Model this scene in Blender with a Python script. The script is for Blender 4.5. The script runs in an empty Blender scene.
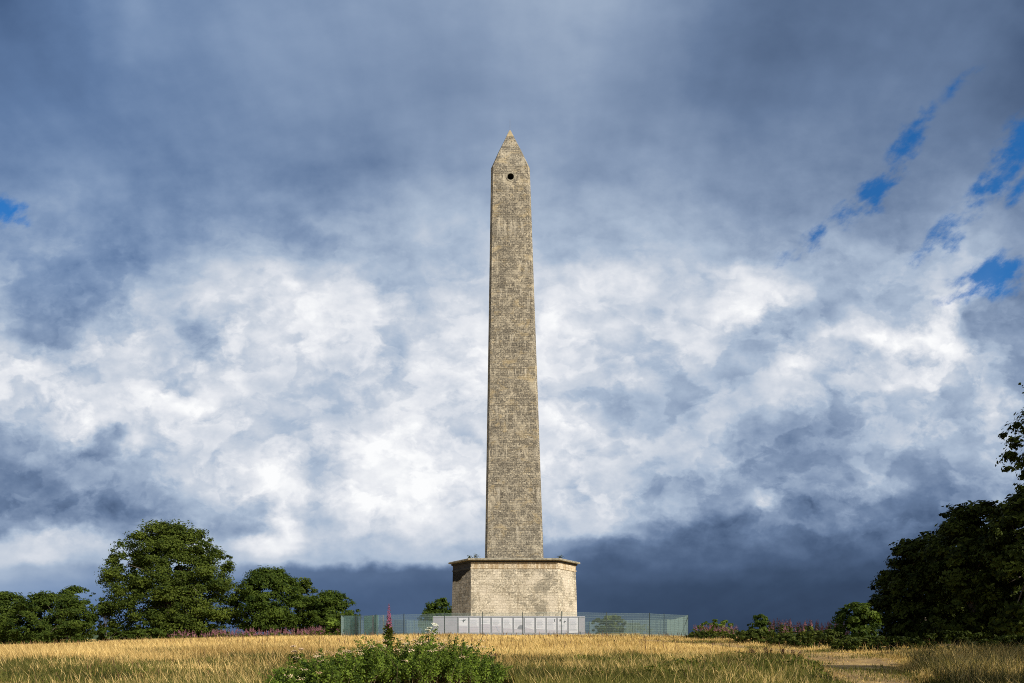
import bpy, bmesh, math, random
import numpy as np
from mathutils import Vector, Matrix

R = math.radians
random.seed(11)
C = bpy.context.scene.collection
scn = bpy.context.scene

# ------------------------------------------------------------------ camera
CAM_Z, F, HY = 1.6, 683.0, 632.0
cam_d = bpy.data.cameras.new('camera'); cam = bpy.data.objects.new('camera', cam_d); C.objects.link(cam)
cam.location = (0, 0, CAM_Z); cam.rotation_euler = (R(90), 0, 0)
cam_d.sensor_width = 36.0; cam_d.lens = 36.0 * F / 1024.0
cam_d.shift_y = (HY - 341.5) / 1024.0
cam_d.clip_start = 0.1; cam_d.clip_end = 40000
scn.camera = cam
scn.view_settings.view_transform = 'Standard'; scn.view_settings.look = 'None'
scn.view_settings.gamma = 1.0; scn.view_settings.use_curve_mapping = False
EXPO = 0.55
scn.view_settings.exposure = EXPO
scn.render.resolution_x = 1024; scn.render.resolution_y = 683
scn.cycles.use_denoising = False; scn.cycles.filter_width = 1.0
scn.cycles.max_bounces = 6; scn.cycles.transparent_max_bounces = 8

# ------------------------------------------------------------------ sun
SUN_AZ, SUN_EL = 49.0, 32.0            # degrees to the right of straight behind the camera
sv = Vector((math.sin(R(SUN_AZ)) * math.cos(R(SUN_EL)), -math.cos(R(SUN_AZ)) * math.cos(R(SUN_EL)), math.sin(R(SUN_EL))))
sl = bpy.data.lights.new('sun', 'SUN'); sun = bpy.data.objects.new('sun', sl); C.objects.link(sun)
sl.energy = 4.5; sl.angle = R(0.5); sl.color = (1.0, 0.92, 0.79)
sun.rotation_euler = sv.to_track_quat('Z', 'Y').to_euler(); sun.location = sv * 100


def s2l(c):
    c = c / 255.0
    return c / 12.92 if c <= 0.04045 else ((c + 0.055) / 1.055) ** 2.4


def lin(rgb):
    return (s2l(rgb[0]), s2l(rgb[1]), s2l(rgb[2]), 1.0)


class NT:
    """small helper for writing node trees"""
    def __init__(self, tree):
        self.t = tree; self.n = tree.nodes; self.l = tree.links

    def node(self, kind, **kw):
        n = self.n.new(kind)
        for k, v in kw.items():
            setattr(n, k, v)
        return n

    def put(self, sock, v):
        if hasattr(v, 'is_output') or isinstance(v, bpy.types.NodeSocket):
            self.l.new(v, sock)
        elif v is not None:
            sock.default_value = v

    def m(self, op, a, b=None, c=None, clamp=False):
        n = self.node('ShaderNodeMath', operation=op, use_clamp=clamp)
        self.put(n.inputs[0], a)
        if b is not None: self.put(n.inputs[1], b)
        if c is not None: self.put(n.inputs[2], c)
        return n.outputs[0]

    def xyz(self, a, b, c):
        n = self.node('ShaderNodeCombineXYZ')
        self.put(n.inputs[0], a); self.put(n.inputs[1], b); self.put(n.inputs[2], c)
        return n.outputs[0]

    def sep(self, v):
        n = self.node('ShaderNodeSeparateXYZ'); self.put(n.inputs[0], v)
        return n.outputs

    def noise(self, vec, scale, detail=5, rough=0.55, dist=0.0, out='Fac'):
        n = self.node('ShaderNodeTexNoise'); n.noise_dimensions = '3D'
        if vec is not None: self.put(n.inputs['Vector'], vec)
        n.inputs['Scale'].default_value = scale; n.inputs['Detail'].default_value = detail
        n.inputs['Roughness'].default_value = rough; n.inputs['Distortion'].default_value = dist
        return n.outputs[out]

    def rng(self, v, a, b, c=0.0, d=1.0, smooth=True):
        n = self.node('ShaderNodeMapRange', interpolation_type='SMOOTHSTEP' if smooth else 'LINEAR')
        self.put(n.inputs[0], v)
        for i, q in enumerate((a, b, c, d)): n.inputs[i + 1].default_value = q
        return n.outputs[0]

    def ramp(self, fac, stops, interp='LINEAR'):
        n = self.node('ShaderNodeValToRGB'); r = n.color_ramp; r.interpolation = interp
        while len(r.elements) < len(stops): r.elements.new(0.5)
        for e, (p, c) in zip(r.elements, stops):
            e.position = p
            e.color = c if not isinstance(c, float) else (c, c, c, 1)
        self.put(n.inputs[0], fac)
        return n.outputs[0]

    def mix(self, fac, a, b, blend='MIX'):
        n = self.node('ShaderNodeMix', data_type='RGBA', blend_type=blend)
        self.put(n.inputs[0], fac); self.put(n.inputs[6], a); self.put(n.inputs[7], b)
        return n.outputs[2]

    def fmix(self, fac, a, b):
        n = self.node('ShaderNodeMix', data_type='FLOAT')
        self.put(n.inputs[0], fac); self.put(n.inputs[2], a); self.put(n.inputs[3], b)
        return n.outputs[0]

    def vscale(self, v, s):
        n = self.node('ShaderNodeVectorMath', operation='MULTIPLY')
        self.put(n.inputs[0], v); n.inputs[1].default_value = s
        return n.outputs[0]


# ------------------------------------------------------------------ world: clear Nishita sky seen through gaps in a cloud deck
ROWS = [
 (0,   [ 92,115,142,132,145,150,150,152,150,148,142,128,113,112,118,120,106]),
 (50,  [ 96,110,138,138,146,150,148,145,146,140,130,118,112,116,120,122,110]),
 (100, [100,106,122,130,142,148,145,135,140,132,122,120,122,130,135,120,112]),
 (150, [112,115,122,128,132,132,132,142,145,130,132,138,140,138,128,138,125]),
 (200, [125,150,130,135,150,134,136,168,165,138,155,150,146,140,132,155,135]),
 (250, [155,150,122,160,184,172,182,190,195,180,195,178,160,162,172,192,150]),
 (300, [178,136,146,198,204,214,205,208,200,228,205,195,230,190,198,222,140]),
 (350, [188,158,208,186,218,192,208,218,218,214,200,184,172,226,236,228,130]),
 (400, [208,202,228,228,215,205,203,226,216,198,195,184,198,178,208,185,170]),
 (450, [160,200,188,200,217,203,215,240,228,216,188,180,160,163,168,165,165]),
 (500, [108,112,160,190,230,203,240,228,216,195,172,152,146,150,138,143,150]),
 (545, [205,196,168,205,208,180,190,170,150,130,112,100, 96, 96, 98,102,112]),
 (585, [158,146,122,112,104, 94, 90, 90, 86, 80, 75, 71, 69, 68, 68, 70, 75]),
 (635, [112,108,102, 98, 94, 92, 88, 84, 76, 70, 66, 63, 62, 62, 62, 64, 66]),
]
# single clouds on top of that: x, y, half-length, half-width, tilt, brightness, weight
CLOUDS = [
 (400,222,75,38,10,176,.6),(625,222,75,46,20,172,.6),(250,212,50,30,0,158,.5),(150,22,14,42,78,158,.6),(455,150,30,60,70,158,.5),(700,150,30,70,50,146,.5),
 (50,312,36,40,0,145,.9),(115,355,40,30,0,204,.7),(25,390,42,42,0,204,.8),(280,325,60,28,0,229,.7),(236,300,20,15,0,186,.7),
 (206,350,11,24,28,160,1),(172,367,13,9,0,168,.9),(182,395,30,9,8,241,.9),(155,425,40,22,0,212,.7),(175,450,46,24,0,203,.8),
 (104,440,40,15,-26,248,1),(60,488,100,38,-4,142,1),(96,456,16,18,0,150,.9),(130,490,24,22,0,150,.8),(60,510,105,16,0,124,.9),(30,545,70,13,0,205,.9),
 (150,545,40,16,0,190,.7),(338,462,26,50,-8,199,.8),(275,505,34,42,-25,246,.95),(300,520,20,30,10,240,.8),(242,522,26,18,20,163,1),(222,500,14,10,0,175,.7),
 (392,465,36,44,15,242,.9),(362,518,24,11,0,240,.8),(452,425,40,30,0,208,.8),(396,355,13,20,10,178,.8),(350,362,16,28,10,190,.7),(440,490,50,34,0,222,.7),
 (460,255,24,6,5,172,.6),(440,235,30,8,-10,182,.5),(600,295,48,34,10,227,.8),(672,262,26,34,10,186,.8),(745,298,42,18,8,238,1),(725,285,18,14,0,236,.8),(757,348,34,28,10,163,1),
 (700,360,22,22,0,185,.7),(655,408,64,17,20,184,.9),(681,350,15,20,10,226,.8),(580,432,32,13,0,222,.8),
 (798,290,17,11,20,222,.8),(815,312,24,18,0,168,.8),(905,290,48,24,0,172,.9),(800,380,34,16,48,238,.9),(826,356,36,14,35,243,1),(872,336,38,15,5,247,1),(938,338,48,14,3,238,1),
 (985,308,28,7,32,228,.9),(872,388,66,28,18,178,1),(850,365,40,12,12,182,.8),(895,383,42,13,18,214,.9),(850,416,66,17,12,168,.9),(946,400,18,14,30,158,.9),(988,378,26,24,0,214,.8),
 (1004,320,36,20,28,133,1),(1010,345,24,14,0,160,.7),(596,450,34,26,0,221,.8),(572,522,26,22,10,214,.8),(590,485,20,14,0,190,.6),(650,505,50,12,10,188,.8),
 (760,498,24,9,16,202,.9),(868,480,26,12,10,196,.8),(784,440,44,24,48,150,.8),(735,425,30,14,40,200,.6),(700,545,70,16,0,95,.7),(560,548,40,10,0,120,.6),
 (395,553,95,9,-2,190,.8),(330,583,60,14,0,98,.8),(430,586,60,13,0,90,.8)]
GAPS = [  # x, y, half-length, half-width, tilt (degrees, up to the right), weight
 (909, 135, 25, 11, 58, 1.0), (896, 160, 12, 6, 60, .6), (880, 187, 19, 11, 42, 1.0), (850, 213, 20, 9, 18, 1.0), (962, 80, 30, 9, 40, .42),
 (1020, 146, 30, 17, 60, 1.15), (988, 180, 24, 9, 38, .95), (1022, 190, 18, 10, 60, .9), (952, 222, 46, 12, 38, .72), (975, 205, 30, 9, 40, .75),
 (1000, 282, 26, 18, 12, 1.3), (968, 300, 20, 7, 20, .7), (2, 207, 12, 18, 80, 1.2), (815, 235, 44, 9, 34, .58)]
world = bpy.data.worlds.new('World'); scn.world = world; world.use_nodes = True
w = NT(world.node_tree)
for n in list(w.n): w.n.remove(n)
SKY_STRENGTH = 0.10
sky = w.node('ShaderNodeTexSky', sky_type='NISHITA'); sky.sun_disc = False
sky.sun_elevation = R(SUN_EL); sky.sun_rotation = R(180.0 - SUN_AZ)
sky.air_density = 1.0; sky.dust_density = 0.3; sky.ozone_density = 2.5
tc = w.node('ShaderNodeTexCoord')
dx, dy, dz = w.sep(tc.outputs['Generated'])
ym = w.m('MAXIMUM', dy, 0.12)
u0 = w.m('DIVIDE', dx, ym); v0 = w.m('DIVIDE', dz, ym)
uv0 = w.xyz(u0, v0, 0.0)
# perspective coordinates on a flat cloud deck, drawn out along the wind
zc = w.m('ADD', w.m('MAXIMUM', dz, 0.0), 0.16)
deck = w.xyz(w.m('DIVIDE', dx, zc), w.m('MULTIPLY', w.m('DIVIDE', dy, zc), 0.15), 3.7)
high = w.rng(v0, 0.42, 0.80)                       # 0 low sky .. 1 high sky
low = w.rng(v0, 0.06, 0.16)                        # 0 in the rain band at the horizon
nb = w.noise(uv0, 3.2, 6, 0.5, 0.0, 'Color'); nr, ng, nbl = w.sep(nb)
nf = w.noise(w.xyz(u0, w.m('MULTIPLY', v0, 1.25), 5.1), 11.0, 7, 0.55, 0.0, 'Color'); fr, fg, fb = w.sep(nf)
warp = w.fmix(high, 1.0, 0.4)
warp = w.m('MULTIPLY', warp, w.fmix(low, 0.35, 1.0))
wu = w.m('ADD', w.m('MULTIPLY', w.m('SUBTRACT', nr, 0.5), 0.11), w.m('MULTIPLY', w.m('SUBTRACT', fr, 0.5), 0.11))
wv = w.m('ADD', w.m('MULTIPLY', w.m('SUBTRACT', ng, 0.5), 0.09), w.m('MULTIPLY', w.m('SUBTRACT', fg, 0.5), 0.10))
u = w.m('ADD', u0, w.m('MULTIPLY', wu, warp)); v = w.m('ADD', v0, w.m('MULTIPLY', wv, warp))
X = w.m('MULTIPLY_ADD', u, F / 1024.0, 0.5, clamp=True)
Y = w.m('MULTIPLY_ADD', v, -F, HY)
def cloud_grid():
    """brightness of the cloud deck over a 32-column grid of directions"""
    gy_ = np.array([0, 45, 90, 130, 165, 195, 222, 247, 270, 292, 313, 334, 355, 376, 397, 418, 440, 462, 484, 505, 525, 543, 558, 572, 588, 610, 635.])
    gx_ = np.arange(32) * 1024 / 31.0
    ys_ = np.array([r[0] for r in ROWS]); T = np.array([r[1] for r in ROWS], float)
    cols = np.stack([np.interp(gy_, ys_, T[:, k]) for k in range(17)], 1)
    G = np.stack([np.interp(gx_, np.arange(17) * 64.0, row) for row in cols])
    XX, YY = np.meshgrid(gx_, gy_)
    for cx, cy, a_, b_, tl, val, wt in CLOUDS:
        c_, s_ = math.cos(R(tl)), math.sin(R(tl)); ex, ey = XX - cx, cy - YY
        p_ = (ex * c_ + ey * s_) / (a_ + 6); q_ = (-ex * s_ + ey * c_) / (b_ + 6)
        f_ = np.clip((1.35 - np.hypot(p_, q_)) / 0.7, 0, 1); f_ = f_ * f_ * (3 - 2 * f_) * wt
        G = G * (1 - f_) + val * f_
    return gy_, G


L = None
gy_, G_ = cloud_grid()
for i, py in enumerate(gy_):
    r_ = w.ramp(X, [(k / 31.0, float(q) / 255.0) for k, q in enumerate(G_[i])], 'EASE')
    L = r_ if L is None else w.fmix(w.rng(Y, float(gy_[i - 1]), float(py)), L, r_)
# cloud texture: puffy in the middle band, drawn-out wisps overhead, smooth rain below
n2 = w.noise(w.xyz(u0, w.m('MULTIPLY', v0, 1.3), 1.3), 6.5, 9, 0.58, 0.0)
n2b = w.noise(w.xyz(u0, w.m('MULTIPLY', v0, 1.35), 9.3), 17.0, 7, 0.58, 0.0)
n3 = w.noise(deck, 2.6, 5, 0.5, 0.0)
amp2 = w.m('MULTIPLY', w.fmix(high, 0.17, 0.03), w.fmix(low, 0.10, 1.0))
amp3 = w.fmix(high, 0.04, 0.36)
L = w.m('ADD', L, w.m('MULTIPLY', w.m('SUBTRACT', n2, 0.5), amp2))
L = w.m('ADD', L, w.m('MULTIPLY', w.m('SUBTRACT', n2b, 0.5), w.m('MULTIPLY', amp2, 0.6)))
L = w.m('ADD', L, w.m('MULTIPLY', w.m('SUBTRACT', n3, 0.5), amp3))
# relief: billows catch the sun from the upper right
def billow(ou, ov):
    p_ = w.xyz(w.m('ADD', u0, ou), w.m('MULTIPLY', w.m('ADD', v0, ov), 1.35), 4.4)
    return w.noise(p_, 6.5, 8, 0.56, 0.0)
rel = w.m('SUBTRACT', billow(0.0, 0.0), billow(0.012, 0.016))
rel = w.m('MULTIPLY', rel, w.m('MULTIPLY', w.fmix(high, 0.55, 0.10), w.fmix(low, 0.15, 1.0)))
L = w.m('ADD', L, rel)
wis = w.noise(w.vscale(deck, (1.0, 0.25, 1.0)), 4.5, 7, 0.52, 0.0)
L = w.m('ADD', L, w.m('MULTIPLY', w.m('SUBTRACT', wis, 0.5), w.fmix(high, 0.02, 0.10)))
# crisp cloud margins: a sharp lit edge that fades into the body of each cloud, in two sizes
def margins(scale, zoff, lo, hi):
    f_ = w.noise(w.xyz(w.m('ADD', u0, w.m('MULTIPLY', wu, 0.5)), w.m('MULTIPLY', w.m('ADD', v0, w.m('MULTIPLY', wv, 0.5)), 1.4), zoff), scale, 10, 0.57, 0.0)
    e_ = w.m('SUBTRACT', w.rng(f_, lo, hi), 0.5)
    return w.m('SUBTRACT', e_, w.m('MULTIPLY', w.m('SUBTRACT', f_, 0.5), 2.6))
crisp = w.m('ADD', w.m('MULTIPLY', margins(5.0, 21.0, 0.475, 0.535), 0.095), w.m('MULTIPLY', margins(11.0, 33.0, 0.47, 0.54), 0.065))
where = w.m('MULTIPLY', w.rng(v0, 0.72, 0.36), w.rng(v0, 0.09, 0.20))
L = w.m('ADD', L, w.m('MULTIPLY', crisp, where))
# sunlit tops of the cumulus
tops = w.m('MULTIPLY', w.rng(n2, 0.50, 0.62), w.rng(L, 0.70, 0.86))
L = w.m('ADD', L, w.m('MULTIPLY', tops, w.m('MULTIPLY', w.fmix(high, 0.04, 0.0), low)))
cmap = [(0.10, (22, 30, 46)), (0.22, (44, 58, 82)), (0.28, (57, 75, 102)), (0.36, (76, 96, 127)), (0.47, (103, 124, 156)), (0.58, (135, 154, 182)),
        (0.70, (171, 187, 208)), (0.80, (202, 210, 222)), (0.90, (229, 232, 238)), (1.0, (252, 253, 254))]
cl = w.ramp(L, [(p, lin(c)) for p, c in cmap])
west = w.m('MULTIPLY', w.m('MULTIPLY', w.rng(u0, 0.10, -0.75), w.rng(L, 0.75, 0.45)), w.m('MAXIMUM', w.rng(v0, 0.35, 0.55), w.rng(v0, 0.12, 0.05)))       # bluer to the left
cl = w.mix(w.m('MULTIPLY', west, 0.45), cl, w.mix(1.0, cl, (0.72, 0.97, 1.22, 1), 'MULTIPLY'))
kk = 2.0 ** -EXPO / SKY_STRENGTH
cl = w.mix(1.0, cl, (kk, kk, kk, 1), 'MULTIPLY')
# gaps of clear sky
gap = None
for gx, gy, a, b, tilt, wt in GAPS:
    cu, cv = (gx - 512) / F, (HY - gy) / F
    ca, sa = math.cos(R(tilt)), math.sin(R(tilt))
    du = w.m('SUBTRACT', u, cu); dv = w.m('SUBTRACT', v, cv)
    p = w.m('MULTIPLY', w.m('ADD', w.m('MULTIPLY', du, ca), w.m('MULTIPLY', dv, sa)), F / a)
    q = w.m('MULTIPLY', w.m('SUBTRACT', w.m('MULTIPLY', dv, ca), w.m('MULTIPLY', du, sa)), F / b)
    e = w.m('MULTIPLY', w.m('EXPONENT', w.m('MULTIPLY', w.m('ADD', w.m('MULTIPLY', p, p), w.m('MULTIPLY', q, q)), -0.5)), wt)
    gap = e if gap is None else w.m('MAXIMUM', gap, e)
tex = w.noise(w.xyz(w.m('ADD', u0, w.m('MULTIPLY', v0, -0.7)), w.m('MULTIPLY', v0, 1.0), 2.2), 30.0, 7, 0.62, 0.0)
rag = w.m('ADD', w.m('MULTIPLY', w.m('SUBTRACT', fb, 0.5), 0.9), w.m('MULTIPLY', w.m('SUBTRACT', tex, 0.5), 2.3))
gap = w.m('ADD', gap, w.m('MULTIPLY', rag, w.rng(gap, 0.05, 0.45)))
gmask = w.m('MULTIPLY', w.rng(gap, 0.22, 1.10), 0.93)
behind = w.rng(dy, 0.25, -0.15)                    # where the unseen sky behind the camera takes over
gmask = w.m('MAXIMUM', gmask, behind)
clear = w.mix(1.0, sky.outputs[0], (0.10, 0.54, 0.92, 1), 'MULTIPLY')
# behind the camera: unseen bright cloud, added to raise the fill light
bn = w.noise(tc.outputs['Generated'], 2.6, 6, 0.55)
bcl = w.ramp(bn, [(0.35, (0.42, 0.47, 0.55, 1)), (0.65, (0.86, 0.88, 0.92, 1))])
bcl = w.mix(1.0, bcl, (kk, kk, kk, 1), 'MULTIPLY')
bsky = w.mix(w.rng(bn, 0.36, 0.50, 0.35, 1.0), sky.outputs[0], bcl)
bsky = w.mix(w.rng(dz, 0.0, -0.02), bsky, (0.4, 0.5, 0.6, 1))
clear = w.mix(behind, clear, bsky)
col = w.mix(gmask, cl, clear)
bg = w.node('ShaderNodeBackground'); bg.inputs[1].default_value = SKY_STRENGTH
w.l.new(col, bg.inputs[0])
wo = w.node('ShaderNodeOutputWorld'); w.l.new(bg.outputs[0], wo.inputs[0])
world.cycles.sampling_method = 'MANUAL'; world.cycles.sample_map_resolution = 512


# ------------------------------------------------------------------ helpers
def link(o, parent=None):
    C.objects.link(o)
    if parent is not None: o.parent = parent
    return o


def thing(name, label, cat, loc=(0, 0, 0), rz=0.0, group=None):
    o = bpy.data.objects.new(name, None); o.empty_display_size = 0.3
    o.location = loc; o.rotation_euler = (0, 0, rz)
    return tag(link(o), label, cat, group)


def tag(o, label, cat, group=None):
    o['label'] = label; o['category'] = cat
    if group: o['group'] = group
    return o


def bm_obj(name, bm, mat, parent=None, smooth=False):
    me = bpy.data.meshes.new(name); bm.normal_update(); bm.to_mesh(me); bm.free()
    for mt in (mat if isinstance(mat, (list, tuple)) else [mat]): me.materials.append(mt)
    if smooth:
        me.polygons.foreach_set('use_smooth', [True] * len(me.polygons))
    return link(bpy.data.objects.new(name, me), parent)


def np_mesh(name, V, faces, mat, parent=None, tint=None, mat_index=None, smooth=False):
    """faces: list of integer arrays (n,k); one mesh made straight from numpy arrays"""
    me = bpy.data.meshes.new(name)
    V = np.asarray(V, dtype=np.float32)
    loops = np.concatenate([f.ravel() for f in faces]).astype(np.int32)
    sizes = np.concatenate([np.full(len(f), f.shape[1], dtype=np.int32) for f in faces])
    starts = np.concatenate([[0], np.cumsum(sizes)[:-1]]).astype(np.int32)
    me.vertices.add(len(V)); me.vertices.foreach_set('co', V.ravel())
    me.loops.add(len(loops)); me.loops.foreach_set('vertex_index', loops)
    me.polygons.add(len(sizes)); me.polygons.foreach_set('loop_start', starts)
    if mat_index is not None: me.polygons.foreach_set('material_index', np.asarray(mat_index, dtype=np.int32))
    me.polygons.foreach_set('use_smooth', np.full(len(sizes), smooth, dtype=bool))
    me.update(calc_edges=True); me.validate()
    if tint is not None:
        a = me.attributes.new('tint', 'FLOAT', 'POINT'); a.data.foreach_set('value', np.asarray(tint, dtype=np.float32))
    for mt in (mat if isinstance(mat, (list, tuple)) else [mat]): me.materials.append(mt)
    return link(bpy.data.objects.new(name, me), parent)


def add_box(bm, c, s, rz=0.0, ry=0.0):
    M = Matrix.Translation(c) @ Matrix.Rotation(rz, 4, 'Z') @ Matrix.Rotation(ry, 4, 'Y') @ Matrix.Diagonal((s[0], s[1], s[2], 1))
    bmesh.ops.create_cube(bm, size=1.0, matrix=M)


def add_tube(bm, pts, rad, seg=7):
    rings = []
    pts = [Vector(p) for p in pts]
    for i, p in enumerate(pts):
        t = (pts[min(i + 1, len(pts) - 1)] - pts[max(i - 1, 0)]).normalized()
        a = t.orthogonal().normalized(); b = t.cross(a)
        r = rad[i] if isinstance(rad, (list, tuple)) else rad
        rings.append([bm.verts.new(p + (a * math.cos(k * 2 * math.pi / seg) + b * math.sin(k * 2 * math.pi / seg)) * r) for k in range(seg)])
    for i in range(len(rings) - 1):
        for k in range(seg):
            bm.faces.new((rings[i][k], rings[i][(k + 1) % seg], rings[i + 1][(k + 1) % seg], rings[i + 1][k]))
    bm.faces.new(rings[0][::-1]); bm.faces.new(rings[-1])


def S(t):
    t = np.clip(t, 0, 1)
    return t * t * (3 - 2 * t)


def ground(x, y):
    """height of the hilltop field, then the scarp falling to the vale beyond"""
    x = np.asarray(x, dtype=float); y = np.asarray(y, dtype=float)
    z = 1.10 * S((y - 8) / 47.0) - np.where(x < 0, 0.80, 0.55) * S((np.abs(x) - 14) / 28.0) * S((y - 10) / 40.0)
    z = z + 0.07 * np.sin(x * 0.16 + 0.6) * np.sin(y * 0.11 + 1.0)
    z = z + 0.05 * np.sin(x * 0.7 + 1.3) * np.sin(y * 0.55) + 0.04 * np.sin(x * 0.23 - y * 0.31)
    far = np.maximum(y - 96, 0)
    z = z - np.minimum(far * far * 0.0012, 0.10 * far)
    z = np.maximum(z, -70.0 + 0.004 * np.sqrt(x * x + y * y) * 0.0)
    return z


def gz(x, y): return float(ground(x, y))


def at(px, d):
    """ground point seen at column px at distance d"""
    x = (px - 512) / F * d
    return Vector((x, d, gz(x, d)))


def zpix(py, d): return CAM_Z + (HY - py) / F * d


# ------------------------------------------------------------------ materials
def new_mat(name):
    m = bpy.data.materials.new(name); m.use_nodes = True
    t = NT(m.node_tree)
    for n in list(t.n): t.n.remove(n)
    out = t.node('ShaderNodeOutputMaterial')
    return m, t, out


def simple(name, rgb, rough=0.6, metal=0.0, var=0.12, scale=6.0):
    m, t, out = new_mat(name)
    p = t.node('ShaderNodeBsdfPrincipled'); p.inputs['Roughness'].default_value = rough; p.inputs['Metallic'].default_value = metal
    tcn = t.node('ShaderNodeTexCoord')
    n = t.noise(tcn.outputs['Object'], scale, 4)
    a = tuple(q * (1 - var) for q in rgb) + (1,); b = tuple(min(1, q * (1 + var)) for q in rgb) + (1,)
    t.l.new(t.ramp(n, [(0.3, a), (0.7, b)]), p.inputs['Base Color'])
    t.l.new(p.outputs[0], out.inputs[0])
    return m


def leaf_mat(name, dark, light, trans=0.28, gloss=0.15, trans_col=None):
    """leaf colour varies from leaf to leaf (the tint attribute)"""
    m, t, out = new_mat(name)
    at_ = t.node('ShaderNodeAttribute', attribute_name='tint')
    c = t.ramp(at_.outputs['Fac'], [(0.0, dark + (1,)), (1.0, light + (1,))])
    p = t.node('ShaderNodeBsdfPrincipled'); p.inputs['Roughness'].default_value = 0.6
    p.inputs['Specular IOR Level'].default_value = gloss * 0.5
    t.l.new(c, p.inputs['Base Color'])
    tr = t.node('ShaderNodeBsdfTranslucent')
    t.l.new(t.mix(1.0, c, (1.25, 1.3, 0.55, 1), 'MULTIPLY'), tr.inputs[0])
    mx = t.node('ShaderNodeMixShader'); mx.inputs[0].default_value = trans
    t.l.new(p.outputs[0], mx.inputs[1]); t.l.new(tr.outputs[0], mx.inputs[2]); t.l.new(mx.outputs[0], out.inputs[0])
    return m


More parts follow.
